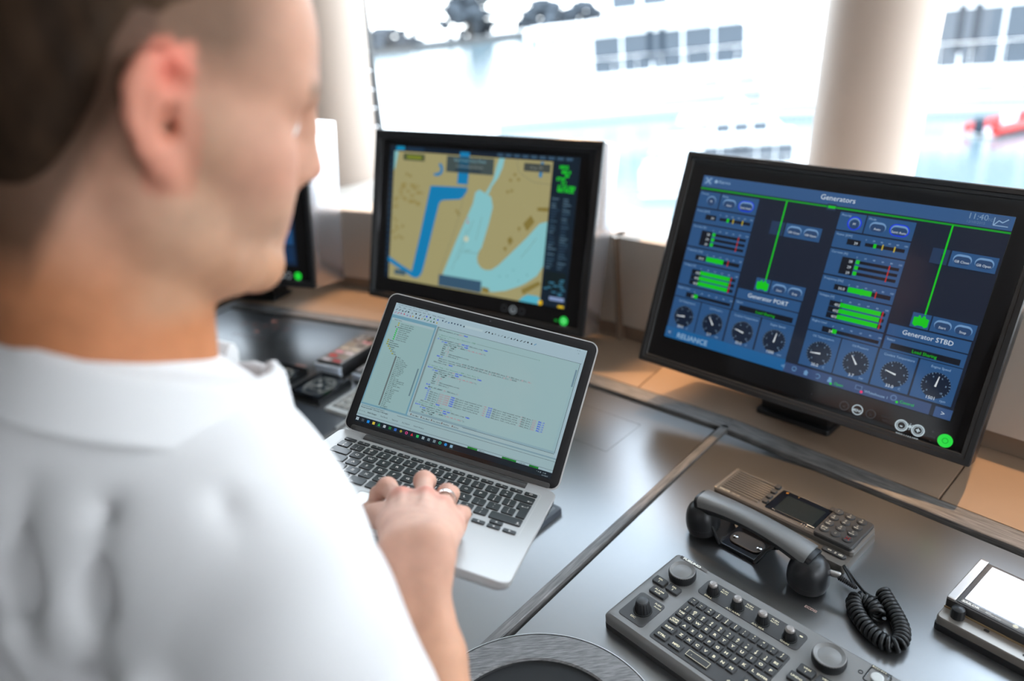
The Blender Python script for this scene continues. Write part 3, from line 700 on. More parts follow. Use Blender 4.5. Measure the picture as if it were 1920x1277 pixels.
cv.poly([(0.026, 0.036), (0.050, 0.036), (0.034, 0.16), (0.026, 0.18)], RIV)
cv.poly([(0.769, 1.0), (0.790, 0.965), (0.813, 0.945), (0.863, 0.944), (0.876, 0.96), (0.876, 1.0)], (90, 190, 214)); cv.lift()
cv.poly([(0.249, 0.268), (0.456, 0.255), (0.454, 0.286), (0.436, 0.325), (0.418, 0.345), (0.330, 0.362), (0.312, 0.372), (0.303, 0.395), (0.240, 0.847), (0.228, 0.920), (0.212, 0.955), (0.192, 0.968), (0.172, 0.965), (0.158, 0.955), (0.166, 0.924), (0.205, 0.63)], BLU)
cv.poly([(0.018, 0.832), (0.090, 0.880), (0.166, 0.922), (0.162, 0.958), (0.090, 0.918), (0.018, 0.872)], BLU)
cv.poly([(0.403, 0.012), (0.455, 0.012), (0.456, 0.236), (0.397, 0.238)], BLU); cv.poly([(0.820, 0.043), (0.833, 0.044), (0.828, 0.145), (0.814, 0.142)], BLU)
cv.disc(0.285, 0.145, 0.0165, BLU, 0.0085, 16, -100, 75); cv.poly([(0.264, 0.176), (0.283, 0.176), (0.283, 0.196), (0.264, 0.192)], BLU)
for q in ([(0.759, 0.464), (0.794, 0.400), (0.814, 0.443), (0.780, 0.512)], [(0.732, 0.492), (0.749, 0.489), (0.740, 0.525)], [(0.685, 0.585), (0.702, 0.560), (0.716, 0.589), (0.699, 0.627)], [(0.666, 0.646), (0.687, 0.636), (0.682, 0.672)], [(0.821, 0.344), (0.874, 0.337), (0.874, 0.365), (0.823, 0.367)], [(0.777, 0.918), (0.860, 0.840), (0.874, 0.860), (0.789, 0.951)], [(0.572, 0.945), (0.612, 0.950), (0.612, 0.985), (0.572, 0.980)]): cv.poly(q, BRN)
rb = random.Random(3)
for k in range(26):
    x = 0.03 + rb.random() * 0.16; y = 0.26 + rb.random() * 0.14; cv.rect(x, y, x + 0.012 + rb.random() * 0.02, y + 0.012 + rb.random() * 0.015, (160, 146, 90))
for k in range(12):
    x = 0.03 + rb.random() * 0.03; y = 0.42 + rb.random() * 0.35; cv.rect(x, y, x + 0.012, y + 0.02, (158, 144, 88))
for x, y in ((0.69, 0.13), (0.71, 0.16), (0.67, 0.17), (0.68, 0.24), (0.66, 0.25), (0.40, 0.42), (0.41, 0.44), (0.10, 0.19), (0.12, 0.20), (0.07, 0.66), (0.09, 0.67), (0.09, 0.58)): cv.rect(x, y, x + 0.014, y + 0.02, (150, 136, 80))
cv.lift(); GY = (110, 120, 104)
for ln in ([(0.468, 0.10), (0.415, 0.50), (0.330, 0.90)], [(0.700, 0.036), (0.715, 0.12), (0.79, 0.18), (0.876, 0.185)], [(0.47, 0.55), (0.40, 0.86)], [(0.50, 0.48), (0.43, 0.78)], [(0.545, 0.45), (0.52, 0.62)], [(0.76, 0.70), (0.80, 0.62), (0.83, 0.55)], [(0.45, 0.72), (0.55, 0.71)]): cv.line(ln, 0.0008, GY)
cv.disc(0.468, 0.62, 0.0075, (210, 220, 196)); cv.disc(0.47, 0.50, 0.0028, (220, 60, 70)); cv.rect(0.462, 0.47, 0.474, 0.476, (200, 90, 90)); cv.text('Leonard', 0.46, 0.705, 0.006, GY)
for x, y in ((0.70, 0.84), (0.73, 0.79), (0.66, 0.85), (0.76, 0.86), (0.80, 0.81)): cv.disc(x, y, 0.0014, (60, 110, 120))
cv.rect(0.081, 0.050, 0.206, 0.098, (70, 80, 58)); cv.rect(0.332, 0.045, 0.586, 0.158, (70, 84, 84)); cv.rect(0.738, 0.056, 0.866, 0.110, (72, 78, 74)); cv.rect(0.328, 0.908, 0.568, 0.992, (56, 90, 116)); cv.rect(0.060, 0.925, 0.13, 0.965, (70, 98, 112)); cv.lift()
cv.rect(0.100, 0.062, 0.190, 0.086, (132, 144, 42)); cv.rect(0.400, 0.05, 0.455, 0.155, (26, 84, 112)); cv.lift()
cv.text('Restricted Chart Mode', 0.459, 0.080, 0.0100, (130, 180, 196), 'c'); cv.text('no official data in this area', 0.459, 0.118, 0.0075, (150, 160, 160), 'c'); cv.rect(0.38, 0.135, 0.52, 0.148, (30, 50, 66))
cv.text('N up  TM', 0.80, 0.092, 0.008, (150, 158, 150), 'c')
cv.rect(0.036, 0.001, 0.086, 0.027, (10, 150, 200)); cv.rect(0.10, 0.004, 0.20, 0.026, (26, 54, 80)); cv.rect(0.876, 0.0, 1.0, 1.0, (14, 32, 48)); cv.rect(0.886, 0.762, 0.990, 0.885, (20, 32, 32)); cv.lift()
for k in range(9): cv.rect(0.60 + k * 0.042, 0.006, 0.60 + k * 0.042 + 0.03, 0.024, (60, 92, 118))
for t, x, y in (('HDG', 0.908, 0.078), ('082.4', 0.920, 0.108), ('kn', 0.938, 0.130), ('STW', 0.900, 0.155), ('0.1', 0.925, 0.178)): cv.text(t, x, y, 0.0105, (24, 226, 40), bold=2)
cv.text('51 27.10N', 0.908, 0.206, 0.0105, (24, 226, 40), bold=2); cv.text('003 34.2E', 0.908, 0.228, 0.0105, (24, 226, 40), bold=2)
for k in range(26):
    y = 0.27 + k * 0.0185
    for j in range(2): x = 0.886 + j * 0.055; cv.rect(x, y, x + 0.018 + 0.024 * rb.random(), y + 0.008, rb.choice([(58, 88, 110), (80, 110, 130), (40, 66, 90)]))
for k in range(14): x = 0.886 + rb.random() * 0.09; y = 0.80 + rb.random() * 0.12; cv.rect(x, y, x + 0.02, y + 0.008, (64, 130, 160))
cv.rect(0.919, 0.930, 0.990, 0.955, (140, 162, 206)); cv.rect(0.964, 0.982, 0.992, 0.998, (236, 200, 30)); cv.disc(0.878, 0.985, 0.0062, (236, 190, 30))
for k in range(20): cv.rect(0.006, 0.08 + k * 0.045, 0.018, 0.10 + k * 0.045, (30, 62, 84))
sc = MB().slab(SW + 0.002, SH + 0.002, -0.001, -0.0002, 0.001, 0.0002, 1).build('screen', M_blkg, L_t, L_L)
cv.build('screen_picture', M_screen, sc, Matrix.Translation((0, 0, 0.0001)))
ic = Canvas()
ic.disc(bx(0.700), by(1.070), 0.0085, dim, 0.0068); ic.disc(bx(0.745), by(1.070), 0.0095, (150, 160, 166), 0.0074); ic.text('MENU', bx(0.745), by(1.082), 0.0064, (150, 160, 166), 'c', bold=1); ic.disc(bx(0.790), by(1.070), 0.0085, dim, 0.0068)
ic.rect(bx(0.955), by(1.095), bx(0.970), by(1.080), (10, 140, 40)); tag(ic.build('touch_icons', M_screen, L_t, L_L), kind='stuff')
ic = Canvas(); ic.disc(bx(0.999), by(1.082), 0.0110, (40, 220, 80)); ic.lift(); ic.disc(bx(0.999), by(1.082), 0.0052, (150, 250, 170), 0.0034); ic.text('ON/OFF', bx(0.999), by(1.128), 0.0056, (120, 130, 134), 'c', bold=1)
ic.build('power_light', M_screen, L_t, L_L)

# ---- left monitor, mostly hidden behind the man's face
w3 = Vector((0.940, -0.338, -0.05)).normalized(); h3 = Vector((0.235, 0.12, 0.962)); h3 = (h3 - w3 * h3.dot(w3)).normalized()
br3 = Vector((-0.514, 1.862, -0.620)); c3 = br3 - w3 * 0.329 + h3 * 0.2320
T_t, T_L, T_o = monitor('black monitor with a silver side, partly hidden behind the man at the left', c3, w3, h3, -0.3275, 0.3290, -0.2320, 0.2120, 0.150, zz(-0.775), ((-0.83, 2.325), -26, 0.20, 0.09), mat('monitor_side', (0.62, 0.62, 0.65), 0.2, metal=0.9), step=0.010)
cv = Canvas(SW, SH, True)
cv.rect(0, 0, 1, 1, (14, 36, 62)); cv.lift()
for k in range(7):
    for j in range(8): cv.rect(0.02 + j * 0.122, 0.04 + k * 0.135, 0.02 + j * 0.122 + 0.112, 0.04 + k * 0.135 + 0.12, rb.choice([(30, 78, 126), (24, 62, 104), (18, 48, 84), (14, 36, 62)]))
cv.lift()
for k in range(30): x = 0.03 + rb.random() * 0.9; y = 0.05 + rb.random() * 0.9; cv.rect(x, y, x + 0.05 * rb.random(), y + 0.012, rb.choice([(120, 160, 190), (40, 190, 60), (90, 140, 180)]))
for k in range(4): cv.disc(0.85 + (k % 2) * 0.06, 0.52 + (k // 2) * 0.15, 0.012, (150, 180, 205), 0.009)
sc = MB().slab(SW + 0.002, SH + 0.002, -0.001, -0.0002, 0.001, 0.0002, 1).build('screen', M_blkg, T_t, T_L)
cv.build('screen_picture', M_screen, sc, Matrix.Translation((0, 0, 0.0001)))
ic = Canvas()
for u in (0.905, 0.945): ic.disc(bx(u), by(1.082), 0.0095, (150, 160, 166), 0.0074)
tag(ic.build('touch_icons', M_screen, T_t, T_L), kind='stuff')
ic = Canvas(); ic.disc(bx(1.000), by(1.082), 0.0110, (30, 230, 60)); ic.text('ON/OFF', bx(1.000), by(1.128), 0.0056, (120, 130, 134), 'c', bold=1)
ic.build('power_light', M_screen, T_t, T_L)

# ------------------------------------------------------------------ laptop, held up off the console by its owner's left hand
LX = Vector((0.90881416, -0.35228624, -0.22349772)); LY = Vector((0.31026241, 0.92884332, -0.20245328)); LZ = Vector((0.27891587, 0.11464946, 0.95344714))
LO = Vector((-0.24539947, 0.82666543, -0.49164233 + Z0))
ML = axes(LO, LX, LY, LZ)                       # x along the key rows, y towards the hinge, z out of the keyboard
def lap(x, y, z): return LO + LX * x + LY * y + LZ * z
KW = 0.01905; LCX = 7.25 * KW; YH = 0.0440; LT = -0.0012
lt = thing('laptop', 'silver laptop open on a pale code editor, held in front of the man in white', 'laptop', axes(lap(LCX, YH - 0.11, -0.018), LX, LY, LZ))
Li = lt.matrix_world.inverted() @ ML
b = MB(); cyb = YH - 0.1095
R = [rrect(0.300, 0.205, 0.010, 6, LCX, cyb, -0.0175), rrect(0.311, 0.216, 0.0125, 6, LCX, cyb, -0.0120), rrect(0.3140, 0.2190, 0.0135, 6, LCX, cyb, -0.0070), rrect(0.3140, 0.2190, 0.0135, 6, LCX, cyb, LT - 0.0008), rrect(0.3126, 0.2176, 0.0128, 6, LCX, cyb, LT)]
b.loops(R).build('base', M_alu, lt, Li)
# keyboard recess and keys
ky = -0.0318
MB().frame(0.2815, 0.1105, 0.0007, LT - 0.0003, LT + 0.0001, 0.004, 0.00005, 3, LCX, -0.0300).build('keyboard_edge', mat('key_well_edge', (0.55, 0.53, 0.51), 0.5, metal=0.5), lt, Li)
keys = []
def row(v, h, items):
    u = 0.0
    for wd, t in items:
        keys.append((u + wd / 2, v, wd, h, t)); u += wd
F = 14.5 / 14
row(0.80, 0.46, [(F, t) for t in ('esc', 'F1', 'F2', 'F3', 'F4', 'F5', 'F6', 'F7', 'F8', 'F9', 'F10', 'F11', 'F12', 'O')])
row(0, 1, [(1, '\u00a7')] + [(1, c) for c in '1234567890-='] + [(1.5, '<-')])
row(-1, 1, [(1.5, 'tab')] + [(1, c) for c in 'QWERTYUIOP[]'])
row(-2, 1, [(1.75, 'caps')] + [(1, c) for c in "ASDFGHJKL;'\\"])
row(-3, 1, [(1.25, 'shift'), (1, '`')] + [(1, c) for c in 'ZXCVBNM,./'] + [(2.25, 'shft')])
row(-4, 1, [(1, 'fn'), (1, 'ctrl'), (1, 'alt'), (1.25, 'cmd'), (5, ''), (1.25, 'cmd'), (1, 'alt')])
keys += [(12.0, -4.25, 1, 0.46, '<'), (13.0, -3.75, 1, 0.46, '^'), (13.0, -4.27, 1, 0.46, 'v'), (14.0, -4.25, 1, 0.46, '>')]
kmesh = {}
lg = Canvas(z=0.0005); KC = (214, 206, 200)
SH_ = {'1': '!', '2': '@', '3': '#', '4': '$', '5': '%', '6': '^', '7': '&', '8': '*', '9': '(', '0': ')', '-': '_', '=': '+', ';': ':', "'": '"', ',': '<', '.': '>', '/': '?', '[': '{', ']': '}', '\\': '|', '`': '~', '\u00a7': '\u00b1'}
for u, v, wd, h, t in keys:
    kw, kh = wd * KW - 0.0032, h * KW - (0.0032 if h == 1 else 0.0014)
    if (wd, h) not in kmesh: kmesh[(wd, h)] = MB().slab(kw, kh, LT - 0.0002, 0.0004, 0.0018, 0.0005, 3).mesh('key', M_lapkey)
    link('key', kmesh[(wd, h)], lt, Li @ Matrix.Translation((u * KW, v * KW, 0)))
    x, y = u * KW, v * KW
    if t in ('esc', 'tab', 'caps', 'shift', 'fn', 'ctrl', 'alt', 'cmd', 'shft'): lg.text({'shft': 'shift'}.get(t, t), x - kw / 2 + 0.0015 if t != 'shft' else x + kw / 2 - 0.0015, y - kh / 2 + 0.0018, 0.0030, KC, 'l' if t != 'shft' else 'r')
    elif t.startswith('F') and len(t) > 1: lg.text(t, x + 0.0062, y - 0.0024, 0.0020, KC, 'r'); lg.disc(x - 0.0005, y + 0.0006, 0.0012, KC, 0.0006, 10)
    elif t == 'O': lg.disc(x, y, 0.0020, KC, 0.0014, 16, 120, 420); lg.rect(x - 0.0003, y, x + 0.0003, y + 0.0026, KC)
    elif t == '<-': lg.line([(x + 0.006, y - 0.004), (x + 0.011, y - 0.004)], 0.0006, KC); lg.poly([(x + 0.0045, y - 0.004), (x + 0.0068, y - 0.0055), (x + 0.0068, y - 0.0025)], KC)
    elif t in '<>^v' and h < 1:
        a = {'<': math.pi, '>': 0, '^': math.pi / 2, 'v': -math.pi / 2}[t]; lg.poly([(x + 0.0018 * math.cos(a + k * 2.094), y + 0.0018 * math.sin(a + k * 2.094)) for k in range(3)], KC)
    elif t in SH_: lg.text(t, x, y - 0.0060, 0.0058, KC, 'c', bold=0.6); lg.text(SH_[t], x, y + 0.0010, 0.0050, KC, 'c', bold=0.6)
    elif t: lg.text(t, x, y - 0.0020, 0.0062, KC, 'c', bold=0.8, sx=1.1)
# the tall return key
z1 = 0.0004; rk = MB()
pts = [(13.5 * KW + 0.0016, -0.5 * KW - 0.0016), (13.5 * KW + 0.0016, -1.5 * KW + 0.0016), (13.75 * KW + 0.0016, -1.5 * KW + 0.0012), (13.75 * KW + 0.0016, -2.5 * KW + 0.0016), (14.5 * KW - 0.0016, -2.5 * KW + 0.0016), (14.5 * KW - 0.0016, -0.5 * KW - 0.0016)]
rk.loops([[(x, y, LT - 0.0002) for x, y in pts], [(x, y, z1 - 0.0003) for x, y in pts], [(x + (14.05 * KW - x) * 0.03, y + (-1.4 * KW - y) * 0.02, z1) for x, y in pts]]).build('key', M_lapkey, lt, Li)
x, y = 14.05 * KW, -1.05 * KW
lg.line([(x - 0.003, y), (x + 0.004, y), (x + 0.004, y + 0.003)], 0.0006, KC); lg.poly([(x - 0.0045, y), (x - 0.002, y - 0.0015), (x - 0.002, y + 0.0015)], KC)
x, y = 13.9 * KW, -3.12 * KW; lg.poly([(x + 0.004, y), (x + 0.0055, y + 0.002), (x + 0.007, y)], KC); lg.rect(x + 0.0048, y - 0.002, x + 0.0062, y, KC)
tag(lg.build('key_lettering', M_print, lt, Li), kind='stuff')
MB().frame(0.1055, 0.0765, 0.0006, LT - 0.0004, LT + 0.00005, 0.003, 0.00003, 3, LCX - 0.002, -0.1305).build('trackpad_edge', mat('trackpad_groove', (0.22, 0.21, 0.20), 0.5), lt, Li)
MB().slab(0.1042, 0.0752, LT - 0.0002, LT + 0.00004, 0.003, 0.00002, 3, LCX - 0.002, -0.1305).build('trackpad', mat('trackpad_glass', (0.72, 0.70, 0.68), 0.35, metal=0.4), lt, Li)
# hinge bar and lid
MB().loops([[(xx, YH - 0.0105 + 0.0058 * math.cos(a) * (1.5 if math.cos(a) > 0 else 1.0), LT + 0.0002 + 0.0036 * max(0, math.sin(a))) for a in np.linspace(0, math.pi, 9)] for xx in (LCX - 0.1165, LCX + 0.1165)]).build('hinge_bar', M_hinge, lt, Li)
LA = 0.5325; BZ = 0.0126
dl = LY * math.sin(LA) + LZ * math.cos(LA); nl = LX.cross(dl)           # up the lid, and out of the screen
Mlid = lt.matrix_world.inverted() @ axes(lap(LCX, YH, 0.0), LX, dl, nl)
lh = 0.2075
lid = MB(); cy = lh / 2 - 0.0012
R = [rrect(0.308, lh - 0.006, 0.010, 8, 0, cy, -0.0062), rrect(0.3135, lh - 0.0005, 0.0125, 8, 0, cy, -0.0046), rrect(0.3145, lh, 0.0130, 8, 0, cy, -0.0012), rrect(0.3145, lh, 0.0130, 8, 0, cy, -0.0002), rrect(0.3128, lh - 0.0017, 0.0122, 8, 0, cy, 0.0)]
lid_o = lid.loops(R).build('lid', M_alu, lt, Mlid)
MB().slab(0.3108, lh - 0.0037, -0.0003, 0.0004, 0.0112, 0.0002, 8, 0, cy).build('bezel_glass', mat('bezel_glass', (0.010, 0.009, 0.010), 0.10), lid_o)
MB().slab(0.290, 0.007, -0.001, 0.0016, 0.003, 0.001, 3, 0, 0.0035).build('hinge_cover', M_hinge, lid_o)
MB().lathe([(0.0012, 0.0004), (0.0012, 0.0006)], 12, cx=0, cy=BZ + 0.179 + 0.0075).build('camera_lens', mat('lens_grey', (0.05, 0.05, 0.06), 0.2), lid_o)
# code editor picture
LW, LH = 0.2865, 0.1795
cv = Canvas(LW, LH, True); PG = (156, 188, 192); CH = (166, 192, 204); BD = (112, 160, 180); TX = (14, 24, 30); BL = (16, 60, 226); RD = (196, 96, 112); GN = (30, 124, 62)
cv.rect(0, 0, 1, 1, CH); cv.lift()
cv.rect(0, 0, 1, 0.015, (172, 198, 210)); cv.rect(0.0, 0.100, 0.245, 0.126, BD); cv.rect(0, 0.126, 0.006, 0.84, BD); cv.rect(0.238, 0.100, 0.246, 0.842, BD); cv.rect(0.0, 0.842, 0.25, 0.856, BD)
cv.rect(0.006, 0.126, 0.238, 0.146, (164, 190, 196)); cv.rect(0.006, 0.146, 0.238, 0.842, (150, 184, 186)); cv.rect(0.256, 0.112, 0.985, 0.810, PG); cv.rect(0.250, 0.108, 0.262, 0.815, (132, 150, 152)); cv.rect(0.262, 0.800, 0.985, 0.818, (140, 172, 184))
cv.rect(0.262, 0.800, 0.60, 0.818, (122, 148, 158)); cv.rect(0.250, 0.818, 0.985, 0.845, (162, 188, 194)); cv.rect(0.0, 0.856, 1.0, 0.940, (158, 186, 192)); cv.rect(0.0, 0.846, 1, 0.856, (128, 160, 172))
cv.rect(0.0, 0.940, 1.0, 0.955, (160, 186, 196)); cv.rect(0.0, 0.955, 1.0, 1.0, (8, 22, 34)); cv.rect(0.970, 0.120, 0.984, 0.800, (150, 182, 192)); cv.lift()
cv.rect(0.972, 0.165, 0.980, 0.300, (112, 142, 158)); cv.rect(0.222, 0.475, 0.229, 0.700, (104, 132, 142)); cv.rect(0.2555, 0.112, 0.257, 0.815, (84, 98, 100))
cv.line([(0.250, 0.111), (0.990, 0.111)], 0.0004, (60, 74, 80)); cv.line([(0.985, 0.111), (0.985, 0.812)], 0.0005, (50, 60, 66)); cv.line([(0.53, 0.819), (0.985, 0.819)], 0.0004, (60, 74, 80)); cv.line([(0.2, 0.872), (1.0, 0.872)], 0.0004, (70, 84, 90)); cv.line([(0.0, 0.937), (1.0, 0.937)], 0.0004, (80, 96, 104))
cv.text('Automation Studio Project - [DCU.st - Generator_STBD]', 0.012, 0.0135, 0.0020, TX)
for k, t in enumerate(('File', 'Edit', 'View', 'Service', 'Tools', 'Build', 'PLC', 'Debug', 'Window', 'Help')): cv.text(t, 0.020 + k * 0.0265, 0.034, 0.0022, TX)
rl = random.Random(5)
def glyphs(x0, x1, y, n, cols, s=0.0026):
    for k in range(n):
        x = x0 + (x1 - x0) * k / max(1, n - 1); c = rl.choice(cols); w = s / LW; h = s / LH
        q = rl.randint(0, 2)
        if q == 0: cv.rect(x, y, x + w * 0.7, y + h * 0.8, c)
        elif q == 1: cv.poly([(x, y + h), (x + w * 0.5, y), (x + w, y + h)], c)
        else: cv.line([(x, y + h), (x + w, y)], 0.0009, c)
glyphs(0.010, 0.075, 0.046, 5, [TX, (70, 80, 90)]); glyphs(0.095, 0.16, 0.046, 4, [(120, 140, 150), TX]); glyphs(0.175, 0.235, 0.046, 4, [BL, (40, 130, 80), TX]); glyphs(0.262, 0.375, 0.046, 8, [(50, 70, 96), TX, (70, 120, 170)])
glyphs(0.008, 0.09, 0.072, 6, [(170, 110, 150), (120, 120, 180), RD]); glyphs(0.105, 0.235, 0.072, 9, [TX, (190, 170, 60), (60, 130, 90)])
cv.rect(0.385, 0.042, 0.478, 0.062, (178, 202, 210)); glyphs(0.492, 0.64, 0.046, 10, [(120, 140, 150), TX, (130, 150, 160)]); glyphs(0.655, 0.745, 0.046, 6, [TX, (60, 130, 180), (40, 60, 80)])
cv.text('-  o  x', 0.945, 0.018, 0.0026, TX); cv.text('_ x', 0.955, 0.042, 0.0026, TX)
cv.text('Object Name', 0.020, 0.142, 0.0021, TX)
y = 0.166
for k, t in enumerate(('Alarm_System_Global', 'Alarm_System_Module', 'Variables & IO functions', 'DataOrder Update', 'Alarm Handler', 'Driver IO* Handler', 'Net Serial Handler', 'Generator PORT', 'Gerator functions')):
    cv.text(t, 0.062 if k not in (2,) else 0.05, y, 0.0022, TX, bold=1 if k == 2 else 0.2)
    cv.rect(0.046 if k != 2 else 0.036, y - 0.010, 0.054 if k != 2 else 0.043, y, (170, 170, 60) if k < 2 else (20, 190, 60) if k > 2 else (110, 120, 120)); y += 0.0168
for k, t in enumerate(('Global', 'Communication', 'Machine Network', 'Packages', 'Cpu', 'PLC1', 'Libs')):
    i = max(0, k - 2); cv.text(t, 0.034 + i * 0.011, y, 0.0022, TX, bold=1); cv.rect(0.022 + i * 0.011, y - 0.011, 0.031 + i * 0.011, y, (150, 160, 80)); y += 0.0168
cv.rect(0.090, y - 0.012, 0.098, 0.832, (104, 116, 118))
for t in ('Main', 'Io_To_Tags', 'IO_Commands', 'Alarm_Alarm_Over', 'Analog_Processing', 'Analog_Sensors', 'Variables_Reset', 'DCU_Config_Init', 'DCU_Config_LV', 'Alarm_Alarms', 'Main_Param', 'Battery', 'Gen_Set_Net', 'Gen_ECU_Management', 'Gen_ECU_Interface_PC', 'Com_Monitor', 'Com_General_Slave', 'Gen_Set', 'Gen_Set_Generator', 'Com_Modem', 'Com_Sensors', 'Main_Engine', 'Net_Sounds', 'Gen_Analog', 'Gen_Tags', 'PI_Converter', 'PI_List', 'PI_Lib', 'PI_Register', 'PI_SetAlarm'):
    cv.text(t, 0.104, y, 0.0022, TX, bold=0.2); y += 0.0142
for k in range(26): cv.line([(0.030, 0.42 + k * 0.015), (0.088, 0.42 + k * 0.015)], 0.00015, (130, 160, 164))
MW = 0.00520 * LW
KWD = set('IF AND NOT THEN END_IF ELSE ELSIF TRUE'.split())
def code(x, y, s):
    import re
    if s.startswith('(*') or s.startswith(' Run'): cv.text(s, x, y, 0.0025, GN, mono=MW); return
    for mt_ in re.finditer(r'\w+|[^\w\s]+', s):
        w = mt_.group(0); col = BL if w in KWD else RD if re.match(r'[:=<>\[\]();\-]+$', w) or w.isdigit() else TX
        cv.text(w, x + mt_.start() * 0.00520, y, 0.0025, col, mono=MW, bold=1.8 if w in KWD else 0.7)
Y0, DY = 0.205, 0.01685
code(0.264, 0.134, 'DCU_management_array[2]:=TRUE;')
code(0.266, Y0 - 2 * DY, '(* General Control Unit Generator STBD'); cv.line([(0.470, Y0 - 2.3 * DY), (0.785, Y0 - 2.3 * DY)], 0.0003, (90, 110, 100)); cv.text('*)', 0.787, Y0 - 2 * DY, 0.0025, GN); code(0.270, Y0 - DY, ' Runtime *)')
RD4 = 'READ_TAG_JUMP := ADDR("|192.168.10.100|1");'
L_ = [(0, 0, 'IF DCU_management_step=2 AND NOT DCU_next_step THEN'), (1, 5, 'IF NOT DCU_port.OnLine THEN'), (2, 8, RD4), (3, 8, 'OBJ := "NUM";'), (4, 8, 'MSB := DCU1;'), (5, 8, 'RR := 0;'), (6, 8, 'HEAP := DCU_management_array;'), (7, 8, 'RECV := DCU_data_2;'), (8, 5, 'END_IF;'),
      (9, 8, 'DCU_port.runtime_value:=DINT_TO_REAL(DCU_DINT(INT_AS_DINT(DCU_data_2[1],DCU_data_2[2])),10);'), (10, 8, 'Demo_port.runtime:=DINT_DINT(INT_AS_DINT(DCU_data_2[1],DCU_data_2[2])),10*DINT;'), (11, 4, 'DCU_next_step:=TRUE;'),
      (13, 0, '(* Coolant Temp / Oil Pressure / RPM / Fuel Rate *)'), (14, 0, 'ELSIF DCU_management_step=3 AND NOT DCU_next_step THEN'), (15, 5, 'IF NOT DCU_port.OnLine THEN'), (16, 8, RD4), (17, 8, 'OBJ := "NUM";'), (18, 8, 'MSB := 72;'), (19, 8, 'RR := 2;'), (20, 8, 'HEAP := DCU_management_array;'), (21, 8, 'RECV := DCU_data_1;'), (22, 4, 'ELSE'), (23, 7, 'MOVE_INT_ARRAY (2, DCU_data_1);'), (24, 4, 'END_IF;'),
      (30, 4, 'DCU_next_step:=TRUE;'), (31, 0, '(* Generator STBD Oil Temperature *)'), (32, 0, 'ELSIF DCU_management_step=4 AND NOT DCU_next_step THEN'), (33, 5, 'IF NOT DCU_port.OnLine THEN'), (34, 8, RD4), (35, 8, 'OBJ := "NUM";')]
for k, nm in enumerate(('enginespeed_value', 'cool_temp_value', 'oil_press_value', 'engineload_value', 'fuel_rate_value')):
    n = nm.ljust(17); L_.append((25 + k, 7, 'IF DCU_data_1[%d]=-32768 THEN DCU_port.%s :=0; ELSE DCU_port.%s:=DCU_data_1[%d]; END_IF;' % (k + 1, n, n, k + 1)))
for ln, ind, s in L_: code(0.268 + ind * 0.0052, Y0 + ln * DY, s)
cv.text('I', 0.446, 0.492, 0.0030, TX)
for k, t in enumerate(('Gen_Main', 'Gen_Main2', 'Gen_Alarms', 'DataFlow', 'DCU.st')): cv.rect(0.262 + k * 0.054, 0.824, 0.268 + k * 0.054, 0.838, (120, 110, 110)); cv.text(t, 0.272 + k * 0.054, 0.838, 0.0023, TX, bold=0.5)
cv.text('Generating and Compiling finished tempory', 0.008, 0.869, 0.0020, TX); cv.text('Process successful - 0 Error(s), 0 Warning(s)', 0.008, 0.884, 0.0023, TX, bold=1)
for k, t in enumerate(('|< < > >|', 'Build Changes', 'Find Result', 'Tab.error', 'PLC Report', 'Watch Window')): cv.text(t, 0.006 + (0, 0.045, 0.115, 0.175, 0.230, 0.290)[k], 0.915, 0.0024, TX, bold=1 if k == 1 else 0)
for x0, x1 in ((0.583, 0.632), (0.755, 0.825), (0.888, 0.933)): cv.rect(x0, 0.941, x1, 0.955, (20, 128, 40)); cv.lift(); cv.text('ANSL:STAT'[: int((x1 - x0) * 130)], x0 + 0.004, 0.953, 0.0021, (20, 60, 24))
cv.text('SIM LOG', 0.64, 0.953, 0.0021, TX); cv.text('x 10 CAT', 0.84, 0.953, 0.0022, TX); cv.lift()
TB = [(200, 220, 232), (70, 80, 90), (20, 140, 230), (216, 190, 60), (40, 170, 90), (180, 190, 200), (30, 120, 60), (40, 100, 190), (160, 150, 40), (220, 70, 140), (200, 40, 60), (40, 190, 100), (150, 170, 180), (120, 140, 150), (120, 140, 150), (50, 190, 150), (30, 140, 220), (140, 180, 210)]
cv.rect(0.116, 0.957, 0.136, 0.999, (24, 52, 56)); cv.rect(0.497, 0.957, 0.517, 0.999, (24, 52, 56)); cv.lift()
for k, c in enumerate(TB):
    x = 0.012 + k * 0.0291; yc = 0.977
    if k == 0:
        for a in (0, 1):
            for b_ in (0, 1): cv.rect(x - 0.007 + a * 0.0075, 0.966 + b_ * 0.0115, x - 0.001 + a * 0.0075, 0.976 + b_ * 0.0115, c)
    elif k in (9, 15, 16): cv.disc(x, yc, 0.0020, c, 0.0010 if k != 16 else 0)
    elif k in (4, 10): cv.poly([(x - 0.007, 0.987), (x, 0.965), (x + 0.007, 0.987)], c)
    elif k == 8: cv.disc(x, yc, 0.0018, c)
    else: cv.rect(x - 0.0065, 0.967, x + 0.0065, 0.988, c)
cv.text('^  #  @   11:40', 0.928, 0.975, 0.0021, (170, 190, 200)); cv.text('12/10/2015', 0.955, 0.992, 0.0019, (170, 190, 200))
scr = MB().slab(LW + 0.0006, LH + 0.0006, 0.0003, 0.00048, 0.0006, 0.00005, 1, 0, BZ + 0.0896).build('screen', M_blkg, lt, Mlid)
cv.build('screen_picture', M_screen, scr, Matrix.Translation((0, BZ + 0.0896, 0.00052)))
# side ports
pm = MB()
for k, (y, w) in enumerate(((0.02, 0.010), (0.003, 0.014), (-0.016, 0.008))): pm.box(LCX + 0.1562, LCX + 0.1574, y - w / 2, y + w / 2, -0.0095, -0.0055)
pm.build('side_ports', M_blk, lt, Li)
